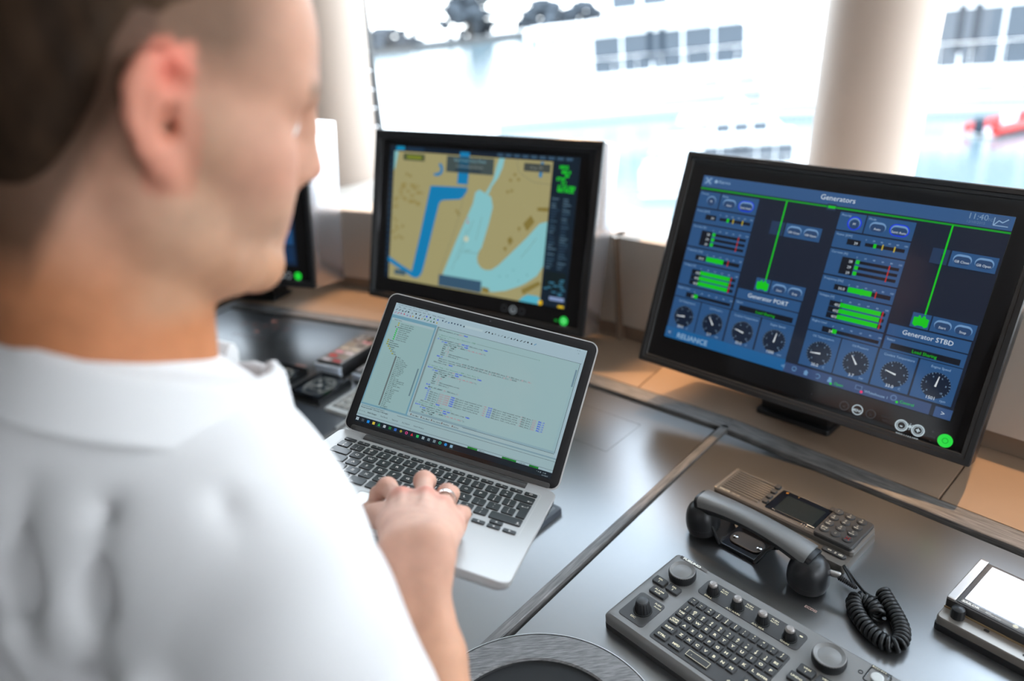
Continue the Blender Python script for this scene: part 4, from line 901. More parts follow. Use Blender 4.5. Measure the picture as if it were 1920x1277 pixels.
# green licence dongle in the left side
dg = thing('usb_dongle', 'small green plug sticking out of the left side of the laptop', 'usb stick', axes(lap(LCX - 0.157, -0.050, -0.0105), LX, LY, LZ))
MB().slab(0.026, 0.016, 0.0, 0.0085, 0.002, 0.001, 3, -0.0155, 0).build('cap', M_green, dg); MB().box(-0.003, 0.010, -0.006, 0.006, 0.002, 0.0065).build('connector', M_steel, dg)

# ------------------------------------------------------------------ radar keyboard unit on the right panel
def kcap(w, d, h, r=0.0012, c=0.0007): return MB().slab(w, d, 0, h, r, c, 2, taper=0.0003)
ru = thing('keyboard_unit', 'dark grey radar keyboard unit with knobs and lettered rubber keys, bottom right', 'keyboard', T(0.0810, 0.7355, zt, -52.0))
UW, UD, UH = 0.372, 0.1645, 0.026
MB().slab(UW, UD, 0.0, 0.009, 0.006, 0.001, 4, UW / 2, UD / 2).build('lower_case', M_dgrey, ru)
MB().loops([rrect(UW, UD, 0.007, 4, UW / 2, UD / 2, 0.0095), rrect(UW, UD, 0.007, 4, UW / 2, UD / 2, UH - 0.006), rrect(UW - 0.004, UD - 0.004, 0.006, 4, UW / 2, UD / 2, UH - 0.0025), rrect(UW - 0.012, UD - 0.010, 0.005, 4, UW / 2, UD / 2, UH)]).build('upper_case', M_grey, ru)
top = UH
MB().slab(0.1475, 0.0935, top - 0.002, top + 0.0006, 0.004, 0.0003, 4, 0.1438, 0.0575).build('key_plate', M_dgrey, ru)
MB().slab(0.1490, 0.0315, top - 0.002, top + 0.0007, 0.006, 0.0003, 4, 0.1427, 0.1320).build('knob_plate', M_dgrey, ru)
MB().slab(0.0420, 0.0520, top - 0.002, top + 0.0007, 0.005, 0.0003, 4, 0.0350, 0.0395).build('knob_plate', M_dgrey, ru)
kz = top + 0.0006
km = kcap(0.0112, 0.0118, 0.0022).mesh('key', M_key)
lg = Canvas(z=kz + 0.00225); KC = (238, 226, 190)
def key(x, y, t, w=0.0112, d=0.0118, big=None, h=0.0022):
    if abs(w - 0.0112) < 1e-6 and abs(d - 0.0118) < 1e-6: link('key', km, ru, T(x, y, kz))
    else: kcap(w, d, h).build('key', M_key, ru, T(x, y, kz))
    if big is None: big = 0.0053
    ls = t.split('\n'); n = len(ls)
    for i, s in enumerate(ls): lg.text(s, x, y + (n - 1) * big * 0.52 - i * big * 1.06 - big * 0.36, big, KC, 'c', bold=2.0, sx=1.22)
PX = 0.0132
for k, t in enumerate(('~\n.', '_\n-', '+\n=', '{\n[', '}\n]', '|\n\\', ':\n;', '"\n\'', '<\n,', '>\n.', '?\n/')): key(0.0772 + k * PX, 0.0973, t, big=0.0042)
for k, t in enumerate(('!\n1', '@\n2', '#\n3', '$\n4', '%\n5', '^\n6', '&\n7', '*\n8', '(\n9', ')\n0')): key(0.0785 + k * PX, 0.0803, t, big=0.0042)
for k, t in enumerate('QWERTYUIOP'): key(0.0926 + k * PX - 0.0004, 0.0685, t)
for k, t in enumerate('ASDFGHJKL'): key(0.0952 + k * 0.01265, 0.0541, t)
for k, t in enumerate('ZXCVBNM'): key(0.1010 + k * 0.01245, 0.0393, t)
key(0.0785, 0.0683, 'TAB\n\u2014', 0.0120, 0.0118, 0.0038); key(0.0800, 0.0530, 'CAPS\nLOCK', 0.0150, 0.0122, 0.0037); key(0.0825, 0.0380, 'SHIFT', 0.0190, 0.0118, 0.0040); key(0.0830, 0.0222, 'CTRL', 0.0190, 0.0118, 0.0042); key(0.1062, 0.0218, 'MFD', 0.0190, 0.0120, 0.0044)
key(0.1388, 0.0227, '', 0.0330, 0.0105); key(0.2100, 0.0822, 'BS', 0.0120, 0.0120, 0.0046); key(0.2088, 0.0535, 'ENTER', 0.0185, 0.0125, 0.0038); key(0.1990, 0.0360, '\u2193', 0.0112, 0.0118); key(0.1850, 0.0215, '\u2190', 0.0112, 0.0118); key(0.2105, 0.0300, '\u2192')
lg.line([(0.1232, 0.0182), (0.1544, 0.0182), (0.1544, 0.0272), (0.1232, 0.0272), (0.1232, 0.0178)], 0.0005, KC); lg.rect(0.1290, 0.0220, 0.1300, 0.0226, KC)
kh = 0.0042
def bkey(x, y, t, w=0.0200, d=0.0135, big=0.0040):
    MB().slab(w, d, -0.001, kh, 0.002, 0.0012, 3).build('key', M_key, ru, T(x, y, top))
    ls = t.split('\n'); n = len(ls); z = lg.z; lg.z = top + kh + 0.0001
    for i, s in enumerate(ls): lg.text(s, x, y + (n - 1) * big * 0.55 - i * big * 1.12 - big * 0.36, big, KC, 'c', bold=1.0, sx=1.2)
    lg.z = z
bkey(0.0212, 0.0963, 'EBL\n1'); bkey(0.0447, 0.0963, 'EBL\n2'); bkey(0.0335, 0.0776, 'ALARM\nACK', 0.0262, 0.0125)
bkey(0.2413, 0.0965, 'VRM\n1'); bkey(0.2645, 0.0965, 'VRM\n2'); bkey(0.2380, 0.0795, 'UNDO', 0.0200); bkey(0.2620, 0.0795, 'CENTER', 0.0220, big=0.0034); bkey(0.2860, 0.0795, 'MODE')
z = lg.z; lg.z = top + 0.0009
for x, t in ((0.0858, 'BRILL'), (0.1248, 'A/C RAIN'), (0.1620, 'A/C SEA'), (0.1996, 'GAIN')): lg.text(t, x, 0.1183 - 0.0008, 0.0040, KC, 'c', bold=1, sx=1.25)
for x, a, b_ in ((0.0965, 'PUSH', 'MUTE'), (0.1350, 'PUSH', 'AUTO'), (0.1722, 'PUSH', 'AUTO')): lg.text(a, x - 0.004, 0.1412, 0.0036, KC, 'l', bold=1, sx=1.15); lg.text(b_, x - 0.004, 0.1372, 0.0036, KC, 'l', bold=1, sx=1.15)
lg.pill(0.2075, 0.1400, 0.2120, 0.1424, KC)
lg.text('PUSH', 0.0415, 0.0588, 0.0038, KC, 'l', bold=1, sx=1.15); lg.text('Access', 0.0435, 0.0542, 0.0036, KC, 'l', bold=0.6, sx=1.15)
lg.text('ESC', 0.0305, 0.0202, 0.0042, KC, 'l', bold=1, sx=1.2)
lg.rect(0.0105, 0.1553, 0.0570, 0.1602, (92, 88, 84)); lg.lift(3); lg.text('FURUNO', 0.0155, 0.1560, 0.0052, (244, 240, 226), 'l', bold=3, sx=1.42); lg.rect(0.0110, 0.1558, 0.0140, 0.1597, (50, 46, 42))
lg.rect(0.2905, 0.1560, 0.3140, 0.1598, (44, 42, 40)); lg.lift(2); lg.text('RCU-014', 0.2915, 0.1565, 0.0036, (226, 214, 180), 'l', bold=1, sx=1.2)
tag(lg.build('key_lettering', M_print, ru), kind='stuff')
def wheel(x, y, r):
    k = MB().lathe([(r * 0.93, 0), (r * 1.02, 0.004), (r * 1.02, 0.011), (r * 0.98, 0.0135)], 72, ribs=36, rib=0.012, cap1=False).build('wheel', M_blk, ru, T(x, y, top))
    MB().lathe([(r * 0.985, 0.0128), (r * 0.97, 0.0142), (r * 0.93, 0.0146), (r * 0.88, 0.0138), (r * 0.70, 0.0120), (r * 0.50, 0.0126), (r * 0.25, 0.0138), (0.0005, 0.0142)], 48, cap0=False).build('wheel_dish', M_grey, k)
wheel(0.0380, 0.1250, 0.0188); wheel(0.2530, 0.1275, 0.0195)
def knob(x, y, r, h, topm=M_knobtop):
    MB().lathe([(r * 1.32, 0), (r * 1.32, 0.0012), (r * 1.15, 0.0016)], 32, cap0=False, cap1=False).build('knob_collar', M_gap, ru, T(x, y, top + 0.0006))
    k = MB().lathe([(r * 1.12, 0.001), (r * 1.06, h * 0.3), (r * 0.90, h * 0.94), (r * 0.86, h)], 60, ribs=15, rib=0.035, ribz=(h * 0.1, h * 0.99)).build('knob', M_blk, ru, T(x, y, top + 0.0006))
    MB().lathe([(r * 0.86, h * 0.96), (r * 0.82, h + 0.0022), (r * 0.60, h + 0.0038), (0.0004, h + 0.0044)], 32, cap0=False).build('knob_top', topm, k)
for x in (0.0864, 0.1247, 0.1623, 0.2004): knob(x, 0.1294, 0.0072, 0.0135)
knob(0.0371, 0.0390, 0.0098, 0.0160, mat('knob_top_grey', (0.06, 0.06, 0.062), 0.45))
MB().lathe([(0.0028, -0.001), (0.0028, 0.0006), (0.0022, 0.0007), (0.0018, -0.001)], 20).build('status_lamp', M_gap, ru, T(0.2855, 0.1408, top))
pc = MB().slab(0.0225, 0.0230, -0.001, 0.0045, 0.003, 0.0015, 4).build('power_cover', M_clear, ru, T(0.3030, 0.1450, top)); MB().lathe([(0.0072, 0), (0.0072, 0.002), (0.006, 0.0026)], 24).build('power_button', M_white, pc)
MB().frame(0.0250, 0.0255, 0.0012, -0.001, 0.0008, 0.0035, 0.0003, 4).build('power_frame', M_gap, ru, T(0.3030, 0.1450, top))
MB().lathe([(0.018, 0), (0.0185, 0.001)], 40).build('trackball_ring', M_blk, ru, T(0.3250, 0.0500, top)); MB().sphere((0.3250, 0.0500, top + 0.002), 0.0145, 24, 14).build('trackball', M_blkg, ru)
for t, x in (('F1', 0.300), ('F2', 0.322), ('F3', 0.344)): bkey(x, 0.106, t)

# ------------------------------------------------------------------ radio control unit with keypad
vu = thing('radio_control_unit', 'taupe radio control unit with speaker slats, dark display and round number keys', 'radio', T(0.3084, 0.9864, zt, -52.0))
VB = 0.024
def side(y0, z0, y1, z1): return None
MB().loops([rrect(0.2405, 0.1010, 0.006, 4, 0.1215, 0.0215, 0.0), rrect(0.2405, 0.1010, 0.006, 4, 0.1215, 0.0215, 0.010), rrect(0.2375, 0.0980, 0.005, 4, 0.1215, 0.0215, 0.0125)]).build('base_case', M_phone, vu)
MB().loops([rrect(0.2390, 0.0735, 0.006, 4, 0.1205, 0.0355, 0.0125), rrect(0.2390, 0.0735, 0.006, 4, 0.1205, 0.0355, 0.0195), rrect(0.2350, 0.0695, 0.005, 4, 0.1205, 0.0355, 0.0222)]).build('upper_case', M_phone, vu)
vz = 0.0222
MB().slab(0.0050, 0.0700, 0.010, vz + 0.0012, 0.002, 0.001, 3, 0.0045, 0.0355).build('end_rail', mat('rail_metal', (0.34, 0.31, 0.27), 0.3, metal=0.7), vu)
MB().slab(0.0690, 0.0560, vz - 0.006, vz + 0.0002, 0.002, 0.0002, 2, 0.0445, 0.0375).build('grille_back', M_gap, vu)
sm = MB().slab(0.0670, 0.0034, vz - 0.004, vz + 0.0012, 0.0006, 0.0006, 1).mesh('grille_slat', M_phone)
for k in range(9): link('grille_slat', sm, vu, T(0.0445, 0.0138 + k * 0.0058, 0))
MB().frame(0.0700, 0.0570, 0.0014, vz - 0.002, vz + 0.0010, 0.002, 0.0004, 3, 0.0445, 0.0375).build('grille_frame', M_phone, vu)
bm_ = MB().slab(0.0090, 0.0095, vz - 0.001, vz + 0.0042, 0.0018, 0.0012, 3).mesh('side_button', M_key)
for x, y in ((0.0822, 0.0652), (0.0836, 0.0506), (0.0850, 0.0352), (0.0866, 0.0206)): link('side_button', bm_, vu, T(x, y, 0))
dp = MB().slab(0.0840, 0.0590, vz - 0.002, vz + 0.0005, 0.003, 0.0003, 3, 0.1335, 0.0375).build('display_glass', M_blkg, vu)
MB().slab(0.0640, 0.0440, vz, vz + 0.0006, 0.001, 0.00005, 2, 0.1370, 0.0350).build('display', mat('dark_lcd', (0.012, 0.017, 0.016), 0.25), dp)
kp = MB().loops([rrect(0.0590, 0.0740, 0.004, 4, 0.2075, 0.0360, 0.010), rrect(0.0590, 0.0740, 0.004, 4, 0.2075, 0.0360, vz + 0.0035), rrect(0.0565, 0.0715, 0.0035, 4, 0.2075, 0.0360, vz + 0.0050)]).build('keypad_block', M_dgrey, vu)
lz = vz + 0.0050; lg = Canvas(z=lz + 0.0026); KC2 = (236, 228, 208)
rkm = MB().lathe([(0.0072, -0.001), (0.0072, 0.0012), (0.0062, 0.0023), (0.003, 0.0026), (0.0002, 0.0026)], 24).mesh('round_key', M_key)
for k, t in enumerate(('1', '2', '3', '4', '5', '6', '7', '8', '9', 'DW', '0', 'x')):
    x = 0.1853 + (k % 3) * 0.0180 + (k // 3) * 0.0009; y = 0.0640 - (k // 3) * 0.0167; o = link('round_key', rkm, vu, T(x, y, lz))
    if t == 'x':
        for a in (0, 1): lg.line([(x - 0.003, y - 0.003 + a * 0.006), (x + 0.003, y + 0.003 - a * 0.006)], 0.0011, (214, 40, 44))
        lg.text('16', x, y - 0.0015, 0.0042, (214, 40, 44), 'c', bold=1)
    elif t == 'DW': lg.text('DW', x, y + 0.0002, 0.0044, KC2, 'c', bold=1.4, sx=1.1); lg.text('SCAN', x, y - 0.0036, 0.0026, KC2, 'c', bold=1)
    else:
        lg.text(t, x, y - (0.0008 if k not in (0, 10) else 0.002), 0.0058, KC2, 'c', bold=1.4)
        if k not in (0, 10): lg.text(('', 'ABC', 'DEF', 'GHI', 'JKL', 'MNO', 'PQRS', 'TUV', 'WXYZ')[k], x, y - 0.0042, 0.0026, KC2, 'c', bold=1)
MB().slab(0.0360, 0.0100, 0.011, 0.0160, 0.0045, 0.0014, 4, 0.2170, -0.0100).build('volume_key', M_key, vu)
tag(lg.build('key_lettering', M_print, vu), kind='stuff'); lg = Canvas(z=0.0162); lg.text('<<', 0.2105, -0.0122, 0.0050, KC2, 'c', bold=2); lg.text('|)', 0.2195, -0.0120, 0.0046, KC2, 'c', bold=1); lg.text('(@)', 0.2275, -0.0120, 0.0044, KC2, 'c', bold=1)
lg.build('volume_lettering', M_print, vu); lg = Canvas(z=vz + 0.0007); lg.text('((!', 0.1010, 0.0610, 0.0044, (236, 160, 60), 'c', bold=1); lg.text('Y', 0.1200, 0.0620, 0.0040, (216, 160, 80), 'c', bold=1); lg.text('** -', 0.1060, 0.0100, 0.0036, KC2, 'c', bold=1); lg.rect(0.1620, 0.0110, 0.1740, 0.0128, KC2)
lg.build('display_lettering', M_print, vu); lg = Canvas(z=vz + 0.0006); lg.text('SAILOR', 0.0110, 0.0040, 0.0050, (206, 198, 180), 'l', bold=1.4, sx=1.15); lg.text('6222 VHF', 0.0345, 0.0044, 0.0034, (206, 198, 180), 'l')
lg.build('case_lettering', M_print, vu)
MB().slab(0.0160, 0.0100, vz - 0.002, vz + 0.0028, 0.002, 0.001, 3, 0.1780, 0.0690).build('top_button', M_key, vu)
pv = MB()
for k in range(9): pv.lathe([(0.0010, 0), (0.0008, 0.0010)], 8, cx=0.1560 + (k % 3) * 0.004, cy=0.0030 + (k // 3) * 0.003)
pv.build('tactile_dots', M_steel, vu, T(0, 0, vz))
# holder screwed to the panel
MP = Matrix.Translation((0.3084, 0.9864, zt)) @ Matrix.Rotation(math.radians(-52), 4, 'Z')
cr = thing('handset_holder', 'glossy black handset holder with two screws and bent arms', 'phone holder', MP @ Matrix.Translation((0.1085, -0.0600, 0)))
MB().slab(0.0640, 0.0680, 0, 0.0060, 0.003, 0.0015, 3).build('base_plate', M_blkg, cr)
MB().slab(0.0540, 0.0300, 0.0055, 0.0085, 0.012, 0.001, 4, 0.001, -0.006).build('raised_pad', M_blk, cr)
MB().box(-0.030, 0.030, 0.0270, 0.0340, 0.003, 0.022).build('back_lip', M_blkg, cr)
scm = MB().lathe([(0.0042, 0), (0.0042, 0.0012), (0.0028, 0.0022), (0.0, 0.0024)], 16).mesh('screw', M_chrome)
for x in (-0.0185, 0.0225): 
    s = link('screw', scm, cr, T(x, -0.0080, 0.0085)); MB().box(-0.0028, 0.0028, -0.0004, 0.0004, 0.0018, 0.0026).build('screw_slot', M_gap, s); MB().box(-0.0004, 0.0004, -0.0028, 0.0028, 0.0018, 0.0026).build('screw_slot', M_gap, s)
for s in (-1, 1):
    P_ = [(s * 0.0300, 0.0035), (s * 0.0330, 0.0060), (s * 0.0480, 0.0360), (s * 0.0540, 0.0440), (s * 0.0640, 0.0500)]
    mb = MB()
    for yy in (-0.0335, 0.0150):
        pass
    prof = [[(x, -0.0330, z), (x, 0.0140, z), (x + s * 0.0022, 0.0140, z - 0.0022), (x + s * 0.0022, -0.0330, z - 0.0022)] for x, z in P_]
    mb.loops(prof); mb.build('bent_arm', M_blkg, cr)
    MB().tube([(s * 0.0305, -0.0335, 0.004), (s * 0.0480, -0.0340, 0.037), (s * 0.0550, -0.0325, 0.0450), (s * 0.0650, -0.0260, 0.0510)], [0.0028, 0.0026, 0.0030, 0.0026], 8).build('arm_rim', mat('worn_black', (0.03, 0.03, 0.03), 0.18), cr)
# handset
hs = thing('telephone_handset', 'black telephone handset lying across its holder, coiled cord attached', 'handset', MP @ Matrix.Translation((0.130, -0.085, 0)))
def hpath(u):      # along the handle, u -1..1
    return Vector((0.094 * u, 0.002, 0.070 - 0.012 * u * u - 0.004 * u))
R = []
for i in range(25):
    u = -1 + 2 * i / 24; c = hpath(u); w = 0.0150 + 0.003 * abs(u) ** 2; hgt = 0.0105 + 0.004 * u * u
    t = (hpath(min(1, u + 0.02)) - hpath(max(-1, u - 0.02))).normalized(); up = Vector((-t.z, 0, t.x))
    ring = []
    for k in range(20):
        a = 2 * math.pi * k / 20; cs, sn = math.cos(a), math.sin(a); e = 0.62
        px = math.copysign(abs(cs) ** e, cs) * w; pz = math.copysign(abs(sn) ** e, sn) * hgt
        if pz < 0: px *= 0.9; pz *= 1.15
        ring.append(tuple(c + Vector((0, 1, 0)) * px + up * (pz - 0.004)))
    R.append(ring)
MB().loops(R).build('grip_underside', M_hands, hs)
R = []
for i in range(25):
    u = -0.93 + 1.86 * i / 24; c = hpath(u); w = 0.0160 + 0.003 * abs(u) ** 2; hgt = 0.0105 + 0.004 * u * u
    t = (hpath(min(1, u + 0.02)) - hpath(max(-1, u - 0.02))).normalized(); up = Vector((-t.z, 0, t.x)); ring = []
    for k in range(11):
        a = math.pi * k / 10; px = math.cos(a); pz = math.sin(a) ** 0.5
        ring.append(tuple(c + Vector((0, 1, 0)) * math.copysign(abs(px) ** 0.62, px) * w + up * (pz * hgt * 1.14 - 0.0030)))
    R.append(ring)
MB().loops(R).build('grip_top', M_handle, hs, angle=60)
def cup(s, r):
    x = s * 0.0855
    pr = [(0.4, 0.006), (r * 0.72, 0.006), (r * 0.94, 0.009), (r, 0.016), (r * 1.0, 0.020), (r * 1.015, 0.0205), (r * 1.015, 0.027), (r * 0.98, 0.036), (r * 0.90, 0.044), (r * 0.74, 0.052), (r * 0.50, 0.0575), (r * 0.2, 0.0590)]
    pr[0] = (0.001, 0.006)
    o = MB().lathe(pr, 40).build('ear_cup' if s < 0 else 'mouth_cup', M_hands, hs, Matrix.Translation((x, 0.0, 0)) @ Matrix.Rotation(s * 0.10, 4, 'Y'))
    return o
cup(-1, 0.0262); cup(1, 0.0282)
MB().lathe([(0.0046, 0), (0.0050, 0.004), (0.0046, 0.016), (0.0036, 0.018)], 16).build('cord_collar', M_steel, hs, Matrix.Translation((0.1080, 0.012, 0.034)) @ Matrix.Rotation(math.radians(88), 4, 'Y') @ Matrix.Rotation(-0.25, 4, 'X'))
sr = MB(); base = Vector((0.1240, 0.0135, 0.0335)); e1 = Vector((0.1480, 0.0130, 0.0300))
pp = []; rr_ = []
for k in range(57): f = k / 56; pp.append(base.lerp(e1, f)); rr_.append((0.0040 - 0.0014 * f) * (1.12 if (k // 3) % 2 else 0.82))
sr.tube(pp, rr_, 10); sr.build('strain_relief', M_cord, hs)
# coiled cord: straight lead, then a helix that follows a loop on the panel
Hi = hs.matrix_world.inverted()
def hw(x, y, z): return Hi @ Vector((x, y, zz(z)))
lead = [e1, hw(0.4310, 0.7720, -0.758), hw(0.4370, 0.7520, -0.765), hw(0.4420, 0.7340, -0.7700), hw(0.4480, 0.7235, -0.7715), hw(0.4560, 0.7220, -0.7710)]
cp = dense([tuple(p) for p in lead], 8) if False else None
def crv(P, n):
    P = [Vector(p) for p in P]; P = [P[0] * 2 - P[1]] + P + [P[-1] * 2 - P[-2]]; o = []
    for i in range(1, len(P) - 2):
        for k in range(n):
            t = k / n; a, b_, c, d = P[i - 1:i + 3]; o.append(0.5 * ((2 * b_) + (c - a) * t + (2 * a - 5 * b_ + 4 * c - d) * t * t + (3 * b_ - a - 3 * c + d) * t ** 3))
    o.append(P[-2]); return o
MB().tube(crv(lead, 8), 0.0024, 10).build('cord_lead', M_cord, hs)
ctr = crv([hw(*p, -0.7690) for p in ((0.4640, 0.7270), (0.4620, 0.7060), (0.4600, 0.6860), (0.4560, 0.6660), (0.4470, 0.6500), (0.4350, 0.6420), (0.4245, 0.6480), (0.4180, 0.6620), (0.4140, 0.6800), (0.4145, 0.7000), (0.4190, 0.7160), (0.4280, 0.7220), (0.4370, 0.7130), (0.4400, 0.6980), (0.4360, 0.6880))], 24)
Lc = [0.0]
for a, b_ in zip(ctr[:-1], ctr[1:]): Lc.append(Lc[-1] + (b_ - a).length)
tot = Lc[-1]; turns = int(tot / 0.0063); hp = []; N = turns * 16; j = 0
for i in range(N + 1):
    s = tot * i / N
    while j < len(Lc) - 2 and Lc[j + 1] < s: j += 1
    f = (s - Lc[j]) / max(1e-9, Lc[j + 1] - Lc[j]); c = ctr[j].lerp(ctr[j + 1], f); t = (ctr[j + 1] - ctr[j]).normalized(); sd = Vector((-t.y, t.x, 0)).normalized()
    a = 2 * math.pi * turns * i / N; hp.append(c + (sd * math.cos(a) + Vector((0, 0, 1)) * math.sin(a)) * 0.0082)
MB().tube(hp, 0.0029, 8).build('coiled_cord', M_cord, hs, angle=80)

# ------------------------------------------------------------------ touch panel at the right edge
su = thing('touch_panel', 'flat silver framed touch panel with a bright reflecting screen, right edge', 'display', T(0.4986, 0.6680, zt, -55.0))
MB().slab(0.250, 0.128, 0, 0.010, 0.006, 0.001, 4, 0.1235, 0.067).build('lower_case', M_blk, su)
MB().loops([rrect(0.248, 0.126, 0.006, 4, 0.1235, 0.067, 0.010), rrect(0.248, 0.126, 0.006, 4, 0.1235, 0.067, 0.019), rrect(0.245, 0.123, 0.005, 4, 0.1235, 0.067, 0.0215)]).build('front_tray', mat('tray_metal', (0.30, 0.27, 0.24), 0.35, metal=0.6), su)
MB().box(0.0, 0.247, 0.0262, 0.0275, 0.0215, 0.0235).build('tray_seam', mat('tan_seam', (0.30, 0.20, 0.10), 0.5), su)
MB().slab(0.248, 0.101, 0.020, 0.0345, 0.003, 0.001, 3, 0.1235, 0.0795).build('raised_body', M_dgrey, su)
MB().slab(0.0105, 0.101, 0.0340, 0.0375, 0.002, 0.0008, 3, 0.0052, 0.0795).build('side_bar', mat('bar_metal', (0.46, 0.43, 0.41), 0.32, metal=0.75), su); MB().slab(0.0105, 0.101, 0.0340, 0.0375, 0.002, 0.0008, 3, 0.2420, 0.0795).build('side_bar', mat('bar_metal', (0.46, 0.43, 0.41), 0.32, metal=0.75), su)
MB().slab(0.224, 0.0955, 0.0340, 0.0358, 0.001, 0.0003, 2, 0.1235, 0.0795).build('screen_glass', mat('touch_screen', (0.12, 0.12, 0.125), 0.06, spec=0.9, emit=0.0), su)
cv = Canvas(z=0.0361)
cv.rect(0.0165, 0.0420, 0.2305, 0.1235, (232, 236, 244)); cv.build('screen_picture', mat('touch_sky_glow', (0.78, 0.80, 0.86), 0.08, spec=0.5, emit=0.55), su)  # even white glow stands in for the sky reflected in the glass
lg = Canvas(z=0.0361); lg.rect(0.0150, 0.0340, 0.0900, 0.0400, (120, 116, 112)); lg.lift(3); lg.text('SAILOR', 0.0160, 0.0350, 0.0052, (240, 236, 226), 'l', bold=1.5, sx=1.15); lg.text('6006', 0.0430, 0.0366, 0.0030, (226, 220, 210), 'l'); lg.text('Message Panel', 0.0430, 0.0345, 0.0030, (226, 220, 210), 'l'); lg.disc(0.0760, 0.0372, 0.0030, (214, 206, 180)); lg.build('panel_lettering', M_print, su)
MB().lathe([(0.0082, 0), (0.0080, 0.010), (0.0072, 0.0135), (0.004, 0.0155), (0.0003, 0.016)], 48, ribs=12, rib=0.03, ribz=(0.001, 0.0105)).build('knob', M_blk, su, T(0.0185, 0.0205, 0.0215))
MB().slab(0.006, 0.004, 0.0216, 0.0222, 0.001, 0.0002, 2, 0.052, 0.022).build('sensor_window', M_gap, su); MB().lathe([(0.0016, 0), (0.0016, 0.0005)], 12).build('pilot_hole', M_gap, su, T(0.096, 0.014, 0.0214))

# ------------------------------------------------------------------ instruments of the left panel
def dial(label, x, y, az, w, hand, lower):
    t = thing('gauge', label, 'gauge', T(x, y, zt, az), 'square dial gauges on the left panel')
    MB().slab(w, w, 0, 0.012, 0.003, 0.001, 3).build('case', M_blk, t); MB().frame(w, w, w * 0.07, 0.011, 0.0165, 0.003, 0.001, 3, zin=0.0125).build('bezel', M_blkg, t)
    f = MB().slab(w * 0.84, w * 0.84, 0.0120, 0.0127, 0.001, 0.0001, 2).build('dial_face', mat('dial_face', (0.018, 0.022, 0.028), 0.3), t)
    c = Canvas(z=0.0129); r = w * 0.35; W_ = (244, 240, 228)
    for k in range(31):
        a = math.radians(225 - 270 * k / 30); q = 0.80 if k % 5 == 0 else 0.90
        c.line([(r * q * math.cos(a), r * q * math.sin(a)), (r * math.cos(a), r * math.sin(a))], 0.0019, W_)
    for k in range(7): a = math.radians(225 - 45 * k); c.text(str(k * 5), r * 0.62 * math.cos(a), r * 0.62 * math.sin(a) - 0.002, 0.0075, W_, 'c', bold=2)
    c.text(lower, 0, -r * 0.55, 0.0046, W_, 'c', bold=0.5); c.disc(0, 0, r * 1.06, (150, 148, 140), r * 1.02, 40); c.build('dial_print', M_print, f)
    a = math.radians(hand); n = MB(); ca, sa = math.cos(a), math.sin(a)
    n.poly([(-0.2 * r * ca + 0.0018 * sa, -0.2 * r * sa - 0.0018 * ca), (0.82 * r * ca, 0.82 * r * sa), (-0.2 * r * ca - 0.0018 * sa, -0.2 * r * sa + 0.0018 * ca)], 0.0136, 0.0143); n.lathe([(0.003, 0.0128), (0.003, 0.0150)], 14); n.build('needle', mat('needle_white', (0.85, 0.83, 0.76), 0.4), t)
dial('black square dial gauge beside the white keypad, second from the collar', -0.4765, 1.5620, -35.5, 0.108, 205, 'RPM x100')
dial('black square dial gauge nearest the white shirt collar', -0.6010, 1.6480, -35.5, 0.108, 95, 'RUDDER')
od = thing('orange_display', 'small black framed display with an orange screen below the gauges', 'display', T(-0.5790, 1.4180, zt, -35.5))
MB().slab(0.150, 0.100, 0, 0.010, 0.003, 0.001, 3).build('case', M_blk, od); MB().frame(0.150, 0.100, 0.012, 0.009, 0.0135, 0.003, 0.001, 3, zin=0.0105).build('bezel', M_blkg, od)
cv = Canvas(z=0.0108); cv.rect(-0.062, -0.037, 0.062, 0.037, (212, 146, 72)); cv.lift()
for k in range(4): cv.rect(-0.05, -0.030 + k * 0.017, 0.05 - 0.02 * (k % 2), -0.022 + k * 0.017, (228, 166, 96) if k % 2 else (200, 126, 56))
cv.build('screen_picture', M_screen, od)
wp = thing('white_keypad', 'white framed keypad with rows of round grey buttons behind the laptop screen', 'keypad', T(-0.3380, 1.4640, zt, -36.5))
MB().slab(0.170, 0.140, 0, 0.007, 0.003, 0.0015, 3).build('frame', M_white, wp); MB().slab(0.146, 0.112, 0.006, 0.0078, 0.002, 0.0003, 3).build('button_plate', mat('keypad_grey', (0.22, 0.21, 0.19), 0.5), wp)
rb_ = MB().lathe([(0.0092, 0), (0.0092, 0.003), (0.0078, 0.0042), (0.0002, 0.0046)], 24).mesh('round_button', mat('button_grey', (0.50, 0.48, 0.44), 0.4)); rr2 = MB().lathe([(0.0106, 0), (0.0106, 0.0012), (0.0094, 0.0012), (0.0094, 0)], 24, cap0=False, cap1=False).mesh('button_ring', M_white)
for i in range(6):
    for j in range(5): b_ = link('round_button', rb_, wp, T(-0.058 + i * 0.0232, -0.043 + j * 0.0215, 0.0078)); link('button_ring', rr2, b_)
w2 = thing('white_pad', 'plain flat white plate beside the white keypad, half under the laptop', 'plate', T(-0.3560, 1.3620, zt, -36.5)); MB().slab(0.090, 0.052, 0, 0.004, 0.004, 0.001, 3, 0, 0).build('plate', M_white, w2); MB().frame(0.078, 0.040, 0.0012, 0.0038, 0.0044, 0.002, 0.0001, 3).build('plate_groove', mat('pad_line', (0.45, 0.45, 0.43), 0.5), w2)
